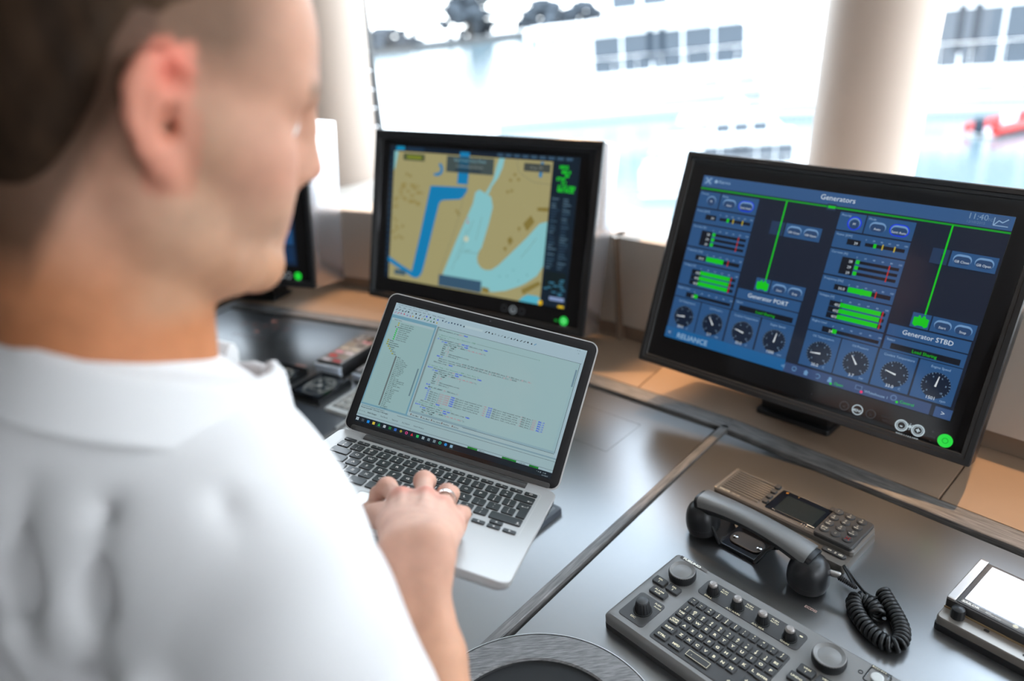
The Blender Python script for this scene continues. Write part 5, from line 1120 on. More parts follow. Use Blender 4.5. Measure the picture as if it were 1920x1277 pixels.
def thruster(label, x, y, az, w, d, h, cols):
    t = thing('control_box', label, 'control box', T(x, y, zt, az))
    MB().loops([rrect(w, d, 0.003, 3, 0, 0, 0.0), rrect(w, d, 0.003, 3, 0, 0, h * 0.55), rrect(w * 0.94, d * 0.97, 0.003, 3, 0, 0, h * 0.9), rrect(w * 0.90, d * 0.95, 0.003, 3, 0, 0, h)]).build('case', M_blk, t)
    MB().slab(w * 0.86, d * 0.92, h - 0.001, h + 0.001, 0.002, 0.0003, 2).build('face_plate', mat('satin_plate', (0.30, 0.28, 0.26), 0.28, metal=0.6), t)
    MB().slab(w * 0.96, 0.012, h * 0.2, h * 0.85, 0.002, 0.001, 2, 0, -d * 0.5).build('end_label', mat('pale_label', (0.62, 0.68, 0.76), 0.35), t)
    c = Canvas(z=h + 0.0012); n = len(cols)
    for i, col in enumerate(cols):
        yy = -d * 0.40 + d * 0.80 * i / max(1, n - 1)
        c.rect(-w * 0.34, yy - d * 0.03, -w * 0.04, yy + d * 0.03, col); c.rect(w * 0.04, yy - d * 0.03, w * 0.34, yy + d * 0.03, cols[(i * 3 + 1) % n])
    c.build('coloured_labels', M_print, t)
    for i in range(4): MB().lathe([(0.006, 0), (0.0055, 0.004), (0.001, 0.005)], 16).build('push_button', M_key if i % 2 else M_steel, t, T(-w * 0.2 + (i % 2) * w * 0.4, d * (0.30 + 0.10 * (i // 2)), h + 0.001))
    return t
thruster('raised control box with coloured labels, behind the laptop lid on the left panel', -0.4200, 1.7080, -34.0, 0.090, 0.170, 0.036, [(220, 214, 222), (206, 60, 66), (216, 150, 170), (196, 190, 176), (150, 140, 120), (120, 100, 84), (60, 54, 50)])
thruster('low dark control box with a pale blue end label, half hidden by the laptop lid', -0.3250, 1.6400, -34.0, 0.085, 0.150, 0.022, [(60, 58, 56), (120, 96, 70), (50, 48, 46), (44, 44, 44)])
hd = thing('flush_display', 'low black framed instrument peeking out under the right side of the laptop', 'instrument', T(-0.0110, 0.9900, zt, -47.5))
MB().slab(0.084, 0.094, 0, 0.011, 0.004, 0.002, 4).build('case', mat('slate_case', (0.055, 0.062, 0.075), 0.4), hd); MB().slab(0.070, 0.078, 0.010, 0.0116, 0.003, 0.0003, 3).build('face', mat('slate_face', (0.12, 0.125, 0.13), 0.35), hd); MB().slab(0.030, 0.012, 0.0114, 0.0122, 0.001, 0.0002, 2, 0.016, 0.020).build('face_label', mat('pale_label', (0.62, 0.68, 0.76), 0.35), hd)

# ------------------------------------------------------------------ smooth solid modelling for the person (distance fields meshed by surface nets)
class Field:
    def __init__(s, lo, hi, h):
        s.lo = np.array(lo, float); s.h = h; s.n = np.ceil((np.array(hi) - s.lo) / h).astype(int) + 1
        s.d = np.full(s.n, 0.15, np.float32)
    def sub(s, lo, hi):
        a = np.clip(np.floor((np.array(lo) - s.lo) / s.h).astype(int), 0, s.n); b = np.clip(np.ceil((np.array(hi) - s.lo) / s.h).astype(int) + 1, 0, s.n)
        sl = tuple(slice(i, j) for i, j in zip(a, b))
        g = [s.lo[k] + s.h * np.arange(a[k], b[k], dtype=np.float32) for k in range(3)]
        return sl, g[0][:, None, None], g[1][None, :, None], g[2][None, None, :]
    def put(s, sl, d, k, op):
        e = s.d[sl]; d = d.astype(np.float32)
        if op == '+':
            if k > 0: h = np.maximum(k - np.abs(e - d), 0) / k; s.d[sl] = np.minimum(e, d) - h * h * k * 0.25
            else: s.d[sl] = np.minimum(e, d)
        elif op == '-':
            d = -d
            if k > 0: h = np.maximum(k - np.abs(e - d), 0) / k; s.d[sl] = np.maximum(e, d) + h * h * k * 0.25
            else: s.d[sl] = np.maximum(e, d)
    def cone(s, a, b, ra, rb, k=0.01, op='+'):
        a = np.array(a, float); b = np.array(b, float); m = max(ra, rb) + k + 3 * s.h
        sl, X, Y, Z = s.sub(np.minimum(a, b) - m, np.maximum(a, b) + m)
        if 0 in s.d[sl].shape: return s
        ba = b - a; L2 = max(float(ba @ ba), 1e-12)
        t = np.clip(((X - a[0]) * ba[0] + (Y - a[1]) * ba[1] + (Z - a[2]) * ba[2]) / L2, 0, 1)
        d = np.sqrt((X - a[0] - t * ba[0]) ** 2 + (Y - a[1] - t * ba[1]) ** 2 + (Z - a[2] - t * ba[2]) ** 2) - (ra + t * (rb - ra))
        s.put(sl, d, k, op); return s
    def chain(s, pts, r, k=0.01, op='+'):
        for i in range(len(pts) - 1): s.cone(pts[i], pts[i + 1], r[i], r[i + 1], k, op)
        return s
    def ell(s, c, r, A=None, k=0.01, op='+'):
        """ellipsoid with radii r along the rows of A"""
        c = np.array(c, float); r = np.array(r, float); A = np.eye(3) if A is None else np.array(A, float); m = max(r) + k + 3 * s.h
        sl, X, Y, Z = s.sub(c - m, c + m)
        if 0 in s.d[sl].shape: return s
        x, y, z = X - c[0], Y - c[1], Z - c[2]; k0 = 0; k1 = 0
        for i in range(3):
            u = A[i][0] * x + A[i][1] * y + A[i][2] * z; k0 = k0 + (u / r[i]) ** 2; k1 = k1 + (u / r[i] ** 2) ** 2
        k0 = np.sqrt(k0); k1 = np.sqrt(k1) + 1e-6; s.put(sl, k0 * (k0 - 1) / k1, k, op); return s
    def mesh(s):
        d = s.d; ins = d < 0; n = np.array(d.shape)
        c = [ins[i:n[0] - 1 + i, j:n[1] - 1 + j, k:n[2] - 1 + k] for i in (0, 1) for j in (0, 1) for k in (0, 1)]
        anyc = c[0].copy(); allc = c[0].copy()
        for q in c[1:]: anyc |= q; allc &= q
        cell = anyc & ~allc; idx = np.argwhere(cell); N = len(idx)
        ids = np.full(cell.shape, -1, np.int32); ids[tuple(idx.T)] = np.arange(N)
        acc = np.zeros((N, 3)); cnt = np.zeros(N)
        for ax in range(3):
            o1, o2 = [q for q in range(3) if q != ax]
            for i in (0, 1):
                for j in (0, 1):
                    p = idx.copy(); p[:, o1] += i; p[:, o2] += j; q = p.copy(); q[:, ax] += 1
                    a = d[tuple(p.T)]; b = d[tuple(q.T)]; m = (a < 0) != (b < 0); t = a[m] / (a[m] - b[m])
                    v = p[m].astype(float); v[:, ax] += t; acc[m] += v; cnt[m] += 1
        V = acc / cnt[:, None] * s.h + s.lo; F = []
        for ax in range(3):
            o1, o2 = [q for q in range(3) if q != ax]
            sl0 = [slice(1, -1)] * 3; sl1 = [slice(1, -1)] * 3; sl0[ax] = slice(0, -1); sl1[ax] = slice(1, None)
            a = ins[tuple(sl0)]; b = ins[tuple(sl1)]; e = np.argwhere(a != b)
            if not len(e): continue
            off = np.ones(3, int); off[ax] = 0; e = e + off; sg = ins[tuple(e.T)]
            q = []
            for (i, j) in ((1, 1), (0, 1), (0, 0), (1, 0)): p = e.copy(); p[:, o1] -= i; p[:, o2] -= j; q.append(ids[tuple(p.T)])
            q = np.stack(q, 1); flip = sg if ax != 1 else ~sg; q[~flip] = q[~flip][:, ::-1]; F.append(q)
        return V, np.concatenate(F)

def net_mesh(name, parts, mt, colour=None, relax=1):
    """mesh object data from (verts, quads) lists; colour(V) gives a linear RGB per vertex"""
    V = []; F = []; o = 0
    for v, f in parts:
        for _ in range(relax):
            acc = np.zeros_like(v); cnt = np.zeros(len(v))
            for k in range(4): np.add.at(acc, f[:, k], v[f[:, (k + 1) % 4]] + v[f[:, (k + 3) % 4]]); np.add.at(cnt, f[:, k], 2)
            v = 0.5 * v + 0.5 * acc / np.maximum(cnt, 1)[:, None]
        V.append(v); F.append(f + o); o += len(v)
    V = np.concatenate(V); F = np.concatenate(F)
    me = bpy.data.meshes.new(name); me.vertices.add(len(V)); me.vertices.foreach_set('co', V.astype(np.float32).ravel())
    me.loops.add(F.size); me.loops.foreach_set('vertex_index', F.astype(np.int32).ravel()); me.polygons.add(len(F))
    me.polygons.foreach_set('loop_start', np.arange(0, F.size, 4, dtype=np.int32)); me.polygons.foreach_set('use_smooth', np.ones(len(F), bool))
    me.update(calc_edges=True); me.validate(); me.materials.append(mt)
    if colour is not None:
        c = colour(V); ca = me.color_attributes.new('Col', 'FLOAT_COLOR', 'POINT'); ca.data.foreach_set('color', np.c_[c, np.ones(len(c))].astype(np.float32).ravel())
    return me

# ------------------------------------------------------------------ the man
def vz(p): return np.array([p[0], p[1], p[2] + Z0])          # from eye-level heights to floor heights
HR = np.array([[0.813, -0.490, 0.315], [0.494, 0.867, 0.074], [-0.309, 0.096, 0.946]])   # head axes in columns: forward, left, up
_u, _s, _v = np.linalg.svd(HR); HR = _u @ _v
HC = vz((-0.225, 0.516, -0.033))
def hd_(x, y, z): return HC + HR @ np.array([x, y, z])
HA = HR.T
yaw = math.radians(56); D = np.array([math.cos(yaw), math.sin(yaw), 0]); RT = np.array([math.sin(yaw), -math.cos(yaw), 0]); UP = np.array([0, 0, 1.0])
BA = np.array([D, RT, UP])
NB = vz((-0.290, 0.462, -0.225))                              # base of the neck
def bd(f, r, u): return NB + D * f + RT * r + UP * u
def lp_(x, y, z): return np.array(lap(x, y, z))
SHR, SHL = bd(-0.008, 0.157, -0.128), bd(0.0, -0.185, -0.085)
ELR = vz((-0.106, 0.345, -0.610)); WR = lp_(0.2230, -0.2600, 0.0550)
ELL = vz((-0.470, 0.640, -0.590)); WL = lp_(-0.055, -0.135, -0.050)

fb = Field(vz((-0.62, 0.20, -0.86)), vz((0.06, 0.84, 0.125)), 0.0042)
# torso, hidden by the shirt
fb.ell(bd(0.03, 0, -0.20), (0.090, 0.145, 0.17), BA, 0.02); fb.ell(bd(0.035, 0, -0.44), (0.085, 0.135, 0.22), BA, 0.03); fb.ell(bd(0.03, 0, -0.60), (0.09, 0.145, 0.12), BA, 0.03)
fb.cone(bd(0.01, 0.03, -0.10), SHR - UP * 0.01, 0.036, 0.036, 0.015); fb.cone(bd(0.01, -0.03, -0.10), SHL - UP * 0.01, 0.036, 0.036, 0.015)
fb.cone(SHR - UP * 0.01, ELR, 0.036, 0.038, 0.02); fb.cone(SHL - UP * 0.01, ELL, 0.036, 0.037, 0.02)
# left forearm and the palm that carries the laptop
fb.cone(ELL, WL, 0.041, 0.027, 0.02); fb.cone(ELL + (WL - ELL) * 0.25, WL, 0.043, 0.026, 0.02)
for k, y in enumerate((-0.075, -0.097, -0.118, -0.138)):
    fb.chain([WL, lp_(0.020, y - 0.005, -0.0315)], [0.020, 0.0145], 0.02)
    fb.chain([lp_(0.020, y - 0.005, -0.0300), lp_(0.060, y + 0.002, -0.0275), lp_(0.088 - 0.004 * abs(k - 1.4), y + 0.004, -0.0272)], [0.0105, 0.0090, 0.0078], 0.008)
fb.chain([WL, lp_(-0.030, -0.105, -0.036), lp_(-0.012, -0.058, -0.0300), lp_(0.010, -0.040, -0.0285)], [0.019, 0.014, 0.0105, 0.0095], 0.012)
# neck
fb.cone(hd_(-0.034, 0.004, -0.050), NB - RT * 0.008 - UP * 0.03, 0.057, 0.062, 0.03)
fb.cone(hd_(-0.004, 0.004, -0.075), NB + D * 0.018 - RT * 0.006, 0.046, 0.052, 0.03)
fb.cone(hd_(-0.055, 0, -0.01), NB - D * 0.018 - UP * 0.02, 0.050, 0.048, 0.03)
fb.cone(hd_(-0.014, -0.056, -0.045), NB + D * 0.05 + RT * 0.012, 0.015, 0.012, 0.03)     # neck muscle below the ear
# skull and face
fb.ell(hd_(-0.010, 0, 0.042), (0.1015, 0.0780, 0.092), HA, 0.02)
fb.ell(hd_(0.040, 0, -0.020), (0.056, 0.060, 0.080), HA, 0.03); fb.ell(hd_(0.045, 0, 0.058), (0.0580, 0.064, 0.066), HA, 0.03)
fb.ell(hd_(0.030, 0, -0.050), (0.052, 0.052, 0.055), HA, 0.03)
for s in (-1, 1):
    fb.chain([hd_(-0.004, s * 0.056, -0.030), hd_(0.008, s * 0.050, -0.066), hd_(0.050, s * 0.032, -0.094), hd_(0.075, s * 0.010, -0.104)], [0.020, 0.019, 0.018, 0.017], 0.022)
    fb.cone(hd_(0.058, s * 0.048, -0.012), hd_(0.020, s * 0.060, -0.004), 0.020, 0.016, 0.025)
    fb.cone(hd_(0.066, s * 0.034, -0.045), hd_(0.062, s * 0.036, -0.020), 0.022, 0.020, 0.02)
    fb.cone(hd_(0.092, s * 0.012, 0.031), hd_(0.078, s * 0.044, 0.032), 0.0145, 0.012, 0.016)
    fb.cone(hd_(0.098, s * 0.004, 0.005), hd_(0.103, s * 0.012, -0.028), 0.008, 0.0085, 0.012)
    fb.cone(hd_(0.083, s * 0.016, -0.066), hd_(0.0895, 0, -0.062), 0.006, 0.0078, 0.008)
    fb.cone(hd_(0.080, s * 0.014, -0.077), hd_(0.0870, 0, -0.077), 0.007, 0.0085, 0.008)
    fb.ell(hd_(0.098, s * 0.033, 0.010), (0.016, 0.017, 0.012), HA, 0.016, '-')
    fb.ell(hd_(0.076, s * 0.032, 0.010), (0.0135, 0.0135, 0.0125), HA, 0.004)
    fb.cone(hd_(0.085, s * 0.020, 0.016), hd_(0.083, s * 0.044, 0.014), 0.0045, 0.004, 0.005)
    fb.cone(hd_(0.109, s * 0.008, -0.0365), hd_(0.104, s * 0.009, -0.031), 0.0038, 0.0038, 0.003, '-')
fb.cone(hd_(0.097, 0, 0.026), hd_(0.104, 0, 0.008), 0.011, 0.009, 0.012); fb.cone(hd_(0.101, 0, 0.008), hd_(0.1125, 0, -0.024), 0.0085, 0.0108, 0.010)
fb.cone(hd_(0.086, 0, -0.050), hd_(0.086, 0, -0.070), 0.016, 0.012, 0.016); fb.ell(hd_(0.0805, 0, -0.103), (0.0175, 0.022, 0.017), HA, 0.016)
# ears
for s in (-1, 1):
    def er(u, v, w): return hd_(-0.004 + u, s * (0.0755 - u * 0.42 + w), v)      # u forward, v up, w out
    pts = [er(0.013, 0.008, 0.001), er(0.018, 0.022, 0.002), er(0.012, 0.036, 0.004), er(-0.001, 0.0415, 0.007), er(-0.014, 0.037, 0.009), er(-0.021, 0.022, 0.010), er(-0.020, 0.004, 0.009), er(-0.013, -0.012, 0.006), er(-0.006, -0.022, 0.004), er(0.002, -0.030, 0.003), er(0.009, -0.030, 0.0)]
    for a, b in zip(pts[:-1], pts[1:]): fb.cone(a, (a + b * 3) / 4 if False else b, 0.0046, 0.0046, 0.003)
    fb.cone(er(-0.012, 0.026, 0.002), er(-0.004, -0.012, 0.000), 0.011, 0.010, 0.006); fb.cone(er(0.004, 0.028, 0.0), er(0.002, -0.022, -0.002), 0.009, 0.008, 0.006)
    fb.chain([er(-0.001, 0.028, 0.004), er(-0.011, 0.014, 0.007), er(-0.009, -0.004, 0.006), er(-0.002, -0.012, 0.005)], [0.0036] * 4, 0.004)
    fb.cone(er(0.001, -0.024, 0.002), er(0.004, -0.030, 0.001), 0.0085, 0.0075, 0.006)
    fb.ell(er(0.002, 0.003, 0.010), (0.0075, 0.010, 0.013), HA, 0.004, '-'); fb.ell(er(0.005, 0.027, 0.009), (0.007, 0.006, 0.006), HA, 0.004, '-'); fb.cone(er(0.004, 0.0, 0.004), er(0.007, 0.0, -0.012), 0.0042, 0.0035, 0.002, '-')
    fb.cone(er(0.013, 0.002, 0.003), er(0.012, -0.006, 0.003), 0.005, 0.005, 0.004)
body = fb.mesh()

# right forearm and hand at a finer grain
ff = Field(np.minimum(np.minimum(ELR, WR), lp_(0.1, -0.12, 0.0)) - 0.10, np.maximum(np.maximum(ELR, WR), lp_(0.22, -0.08, 0.06)) + np.array([0.06, 0.05, 0.06]), 0.00155)
EL2 = ELR + (WR - ELR) * 0.02; FA = (WR - EL2) / np.linalg.norm(WR - EL2)
wx = np.array(LX) - FA * (np.array(LX) @ FA); wx /= np.linalg.norm(wx)         # across the wrist
def fa(t, x): return EL2 + (WR - EL2) * t + wx * x
for x in (-1, 1): ff.chain([fa(0.0, x * 0.010), fa(0.30, x * 0.014), fa(0.65, x * 0.012), fa(0.92, x * 0.0105), fa(1.06, x * 0.013)], [0.037, 0.0335, 0.0230, 0.0155, 0.0155], 0.012)
ff.cone(fa(0.93, 0.021), fa(0.97, 0.021), 0.0075, 0.0075, 0.012)                # wrist bone
MC = [lp_(0.1600, -0.1580, 0.0460), lp_(0.1850, -0.1530, 0.0520), lp_(0.2065, -0.1550, 0.0480), lp_(0.2240, -0.1650, 0.0390)]
WB = [fa(1.02, -0.018), fa(1.04, -0.006), fa(1.04, 0.006), fa(1.02, 0.018)]
for k in range(4): ff.cone(WB[k], MC[k] - np.array(LZ) * 0.0055, 0.0160, 0.0128 if k < 3 else 0.0118, 0.016)
for k in range(3): ff.cone((WB[k] + WB[k + 1]) / 2, (MC[k] + MC[k + 1]) / 2 - np.array(LZ) * 0.008, 0.0150, 0.0110, 0.014)
def finger(mc, pip, dip, tip, r):
    ff.chain([mc - np.array(LZ) * 0.003, pip, dip, tip], [r[0], r[1], r[2], r[3]], 0.0045); ff.ell(mc, (r[0] * 1.02,) * 3, None, 0.008); ff.ell(pip, (r[1] * 1.10,) * 3, None, 0.006)
PI = [lp_(0.1330, -0.1345, 0.0390), lp_(0.1660, -0.1115, 0.0470), lp_(0.1965, -0.1155, 0.0430), lp_(0.2200, -0.1365, 0.0350)]
finger(MC[0], PI[0], lp_(0.1225, -0.1330, 0.0265), lp_(0.1240, -0.1400, 0.0085), (0.0108, 0.0094, 0.0084, 0.0070))
finger(MC[1], PI[1], lp_(0.1640, -0.0900, 0.0360), lp_(0.1640, -0.0930, 0.0125), (0.0108, 0.0095, 0.0085, 0.0070))
finger(MC[2], PI[2], lp_(0.1960, -0.0950, 0.0330), lp_(0.1960, -0.0985, 0.0110), (0.0104, 0.0090, 0.0080, 0.0067))
finger(MC[3], PI[3], lp_(0.2200, -0.1180, 0.0270), lp_(0.2200, -0.1190, 0.0090), (0.0098, 0.0082, 0.0074, 0.0062))
TH = [WB[0] - np.array(LZ) * 0.006, lp_(0.1780, -0.2000, 0.0370), lp_(0.1420, -0.1720, 0.0260), lp_(0.1180, -0.1510, 0.0120)]
ff.chain(TH, [0.0165, 0.0150, 0.0108, 0.0082], 0.012); ff.cone(TH[1], (MC[0] + WB[0]) / 2 - np.array(LZ) * 0.006, 0.014, 0.013, 0.016)
def onback(k, t, lift): 
    b = WB[1] * (1 - k) + WB[2] * k; m = MC[1] * (1 - k) + MC[2] * k; return b * (1 - t) + m * t + np.array(LZ) * lift
# veins and tendons on the back of the hand
ff.chain([lp_(0.1930, -0.1640, 0.0605), lp_(0.1960, -0.1800, 0.0640), lp_(0.2040, -0.1980, 0.0660), lp_(0.2085, -0.2180, 0.0680), lp_(0.2170, -0.2380, 0.0710)], [0.0020, 0.0028, 0.0031, 0.0029, 0.0020], 0.004)
ff.chain([lp_(0.2040, -0.1980, 0.0660), lp_(0.2180, -0.2080, 0.0625), lp_(0.2260, -0.2290, 0.0650)], [0.0026, 0.0024, 0.0018], 0.004)
for k in range(3): ff.chain([MC[k] + np.array(LZ) * 0.0085, MC[k] * 0.6 + WB[k] * 0.4 + np.array(LZ) * 0.0105], [0.0022, 0.0018], 0.006)
hand = ff.mesh()

def skin(V):
    n = len(V); c = np.tile(np.array([0.48, 0.255, 0.172]), (n, 1))
    def mixin(w, col):
        nonlocal c
        w = np.clip(w, 0, 1)[:, None]; c = c * (1 - w) + np.array(col) * w
    def ball(p, r): return np.exp(-((V - p) ** 2).sum(1) / r ** 2)
    H = (V - HC) @ HR; x, y, z = H.T; near = (np.linalg.norm(V - HC, axis=1) < 0.20)
    mixin(np.where(near, np.clip((-z - 0.055) / 0.05, 0, 1) * 0.9, 0) * (x < 0.05), (0.42, 0.165, 0.072))          # tanned neck
    mixin((np.linalg.norm(V - NB, axis=1) < 0.16) * np.clip((NB[2] + 0.10 - V[:, 2]) / 0.03, 0, 1), (0.43, 0.168, 0.074))
    ear = near & (np.abs(y) > 0.0745 - 0.42 * (x + 0.004)) & (x < np.where(z > 0.012, 0.012, 0.018)) & (x > -0.034) & (z > -0.040) & (z < 0.050)
    mixin(ear * 0.65, (0.56, 0.20, 0.135)); mixin(ball(hd_(-0.004, -0.083, 0.036), 0.014) * 0.8, (0.62, 0.13, 0.09))
    mixin(ball(hd_(0.122, 0, -0.030), 0.014) * 0.6, (0.60, 0.22, 0.17)); mixin((ball(hd_(0.07, -0.045, -0.02), 0.028) + ball(hd_(0.07, 0.045, -0.02), 0.028)) * 0.4, (0.64, 0.29, 0.22))
    mixin((ball(hd_(0.102, 0, -0.070), 0.013)) * 0.7, (0.52, 0.20, 0.17))
    jaw = near * np.clip((0.075 - np.abs(x - 0.045)) / 0.03, 0, 1) * np.clip((-z - 0.025) / 0.03, 0, 1) * np.clip((z + 0.135) / 0.02, 0, 1)
    mixin(jaw * 0.55, (0.40, 0.25, 0.165))                                                                      # stubble
    sb = near * np.exp(-((x - 0.022) / 0.016) ** 2) * np.clip((0.03 - z) / 0.02, 0, 1) * np.clip((z + 0.075) / 0.02, 0, 1) * (np.abs(y) > 0.045)
    mixin(sb * 0.45, (0.30, 0.18, 0.11))
    # clipped hair at temple and nape, thinning towards the skin
    hl = 0.020 + 0.05 * np.clip(x - 0.000, 0, 1) - 2.3 * np.clip(-0.012 - x, 0, 0.058)
    fade = near * np.clip((z - hl) / 0.034, 0, 1) * (1 - np.clip((x - 0.030) / 0.045, 0, 1)) * (~ear)
    fcol = np.where((x < -0.01)[:, None], np.array([0.050, 0.028, 0.016]), np.array([0.115, 0.066, 0.039])); fw = (fade * 0.85)[:, None]; c = c * (1 - fw) + fcol * fw
    br = near * (np.exp(-((z - 0.036 - 0.02 * (0.045 - np.abs(y))) / 0.005) ** 2)) * (x > 0.060) * (np.abs(y) > 0.010) * (np.abs(y) < 0.055)
    mixin(br * 0.8, (0.16, 0.09, 0.05))
    mixin(np.exp(-((V - lp_(0.19, -0.18, 0.045)) ** 2).sum(1) / 0.105 ** 2) * 1.1, (0.63, 0.375, 0.290))
    for k, w in enumerate((1.0, 0.9, 0.65, 0.4)): mixin(ball(MC[k] + np.array(LZ) * 0.008, 0.0105) * 0.75 * w, (0.60, 0.15, 0.105))
    for p in PI: mixin(ball(p, 0.013) * 0.35, (0.58, 0.22, 0.165))
    fa_ = np.clip(((V - WR) @ -FA) / 0.10, 0, 1) * (np.linalg.norm(V - (WR + ELR) / 2, axis=1) < 0.2); mixin(fa_ * 0.7, (0.55, 0.29, 0.175))
    return c
person = thing('person', 'man with short brown hair in a white polo shirt typing on the laptop', 'person', T(NB[0], NB[1], 0, math.degrees(yaw)))
PI_ = person.matrix_world.inverted()
bo = link('body', net_mesh('body', [body, hand], M_skin, skin, 1), person, PI_)
# hair: a close cap over the skull, longer on top
fh = Field(HC - 0.17, HC + 0.19, 0.0042)
fh.ell(hd_(-0.014, 0, 0.047), (0.1055, 0.0825, 0.0985), HA, 0.0); fh.ell(hd_(0.010, 0, 0.075), (0.100, 0.074, 0.083), HA, 0.02); fh.ell(hd_(-0.046, 0, 0.004), (0.074, 0.0790, 0.088), HA, 0.02)
g = [HC[k] - 0.17 + 0.0042 * np.arange(fh.n[k]) for k in range(3)]
Xg, Yg, Zg = g[0][:, None, None] - HC[0], g[1][None, :, None] - HC[1], g[2][None, None, :] - HC[2]
hx = HR[0, 0] * Xg + HR[1, 0] * Yg + HR[2, 0] * Zg; hy = HR[0, 1] * Xg + HR[1, 1] * Yg + HR[2, 1] * Zg; hz = HR[0, 2] * Xg + HR[1, 2] * Yg + HR[2, 2] * Zg
line = 0.050 + 0.030 * np.clip((hx + 0.010) / 0.04, 0, 1) - 2.3 * np.clip(-0.020 - hx, 0, 0.058) + 0.5 * np.clip(0.05 - np.abs(hy), 0, 1) * (hx > 0.05)
cut = np.maximum((line - hz) * 0.7, (hx - 0.094 + 0.25 * np.clip(hz - 0.09, 0, 1)) * 0.8)
wob = 0.0016 * np.sin(hx * 260 + 4 * np.sin(hy * 90)) * np.sin(hy * 210 + hz * 120)
edge = np.minimum(np.clip((hz - line) / 0.040, 0, 1), np.clip((0.088 - hx) / 0.035, 0, 1))
fh.d = fh.d + (0.0125 * (1 - edge) ** 1.5).astype(np.float32)
fh.d = np.maximum(fh.d, cut.astype(np.float32)) + wob.astype(np.float32)
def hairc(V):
    H = (V - HC) @ HR; t = np.clip((H[:, 2] - 0.03) / 0.09, 0, 1) * np.clip((H[:, 0] + 0.06) / 0.12, 0, 1)  # paler towards top and front: the light falling there is put into the colour
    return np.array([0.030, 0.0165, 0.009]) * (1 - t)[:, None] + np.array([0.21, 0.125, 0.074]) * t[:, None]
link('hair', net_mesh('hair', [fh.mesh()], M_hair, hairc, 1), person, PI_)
for s in (-1, 1):
    p = hd_(0.0785, s * 0.032, 0.0085); MB().sphere(tuple(p), 0.0120, 16, 12).build('eye', M_eye, person, PI_)
# shirt
fs = Field(vz((-0.70, 0.16, -0.95)), vz((0.10, 0.92, -0.10)), 0.0048)
fs.ell(bd(0.020, -0.02, -0.17), (0.128, 0.185, 0.205), BA, 0.02); fs.ell(bd(0.025, -0.02, -0.44), (0.132, 0.182, 0.26), BA, 0.08); fs.ell(bd(0.02, -0.01, -0.64), (0.128, 0.180, 0.16), BA, 0.06); fs.cone(NB - UP * 0.07, NB + UP * 0.008, 0.078, 0.066, 0.03); fs.cone(NB - D * 0.03 - RT * 0.02 - UP * 0.05, NB - D * 0.018 - RT * 0.008 + UP * 0.022, 0.080, 0.060, 0.03); fs.cone(bd(-0.05, -0.10, -0.10), bd(-0.02, -0.02, -0.03), 0.075, 0.062, 0.05)
fs.cone(bd(-0.004, 0.040, -0.055), SHR, 0.054, 0.055, 0.05); fs.cone(bd(0.0, -0.045, -0.045), SHL, 0.062, 0.066, 0.05); fs.cone(bd(-0.03, -0.08, -0.12), SHL - UP * 0.12, 0.085, 0.080, 0.05)
fs.cone(bd(-0.020, 0.05, -0.10), bd(-0.020, 0.13, -0.14), 0.075, 0.065, 0.05)
SLR = SHR + (ELR - SHR) * 0.80; SLL = SHL + (ELL - SHL) * 0.72
fs.cone(SHR, SLR, 0.056, 0.054, 0.03); fs.cone(SHL, SLL, 0.062, 0.066, 0.03)
fs.cone(bd(0.01, 0.125, -0.18), SHR + (ELR - SHR) * 0.35, 0.058, 0.054, 0.04)
CREASE = (([(-0.013, 0.124, -0.034), (-0.020, 0.143, -0.077), (-0.050, 0.131, -0.093), (-0.075, 0.118, -0.115)], 0.0062, '-', 0.024), ([(-0.005, 0.112, -0.040), (-0.016, 0.124, -0.078), (-0.052, 0.110, -0.092)], 0.008, '+', 0.03), ([(-0.055, 0.074, -0.030), (-0.078, 0.078, -0.074), (-0.100, 0.066, -0.126)], 0.0042, '-', 0.03), ([(-0.058, 0.056, -0.046), (-0.088, 0.056, -0.098), (-0.108, 0.045, -0.146)], 0.009, '+', 0.03), ([(-0.068, 0.030, -0.012), (-0.095, 0.030, -0.066), (-0.115, 0.020, -0.124)], 0.0036, '-', 0.03), ([(-0.018, 0.069, -0.006), (-0.015, 0.115, -0.046), (0.015, 0.154, -0.106)], 0.0050, '+', 0.012))
for ch_, r_, op_, k_ in CREASE: fs.chain([bd(*p) for p in ch_], [r_ * q for q in (0.25, 0.85, 1.0, 0.7)[:len(ch_)]] if op_ == '-' else [r_ * q for q in (0.4, 1.0, 0.6, 0.5)[:len(ch_)]], k_, op_)
# creases: soft ridges and furrows from armpit, shoulder and back
for a, b, c, r in ((bd(-0.115, 0.02, -0.10), bd(-0.112, 0.07, -0.20), bd(-0.10, 0.13, -0.32), 0.013), (bd(-0.120, -0.02, -0.16), bd(-0.118, 0.03, -0.27), bd(-0.105, 0.09, -0.40), 0.014), (bd(-0.10, 0.12, -0.12), bd(-0.085, 0.16, -0.20), bd(-0.06, 0.185, -0.30), 0.013), (bd(-0.12, -0.06, -0.10), bd(-0.122, -0.04, -0.22), bd(-0.11, 0.0, -0.36), 0.012)):
    fs.chain([a, b, c], [r * 0.6, r, r * 0.7], 0.03)
for a, b, c, r in ((bd(-0.135, 0.05, -0.13), bd(-0.130, 0.10, -0.23), bd(-0.11, 0.15, -0.34), 0.012), (bd(-0.10, 0.165, -0.14), bd(-0.075, 0.195, -0.24), bd(-0.04, 0.205, -0.33), 0.011)):
    fs.chain([a, b, c], [r * 0.5, r, r * 0.6], 0.02, '-')
fs.cone(SLR + (ELR - SHR) * 0.02, SLR + (ELR - SHR) * 0.30, 0.058, 0.062, 0.004, '-'); fs.cone(SLL + (ELL - SHL) * 0.02, SLL + (ELL - SHL) * 0.30, 0.056, 0.06, 0.004, '-')
sh = link('shirt', net_mesh('shirt', [fs.mesh()], M_shirt, None, 2), person, PI_)
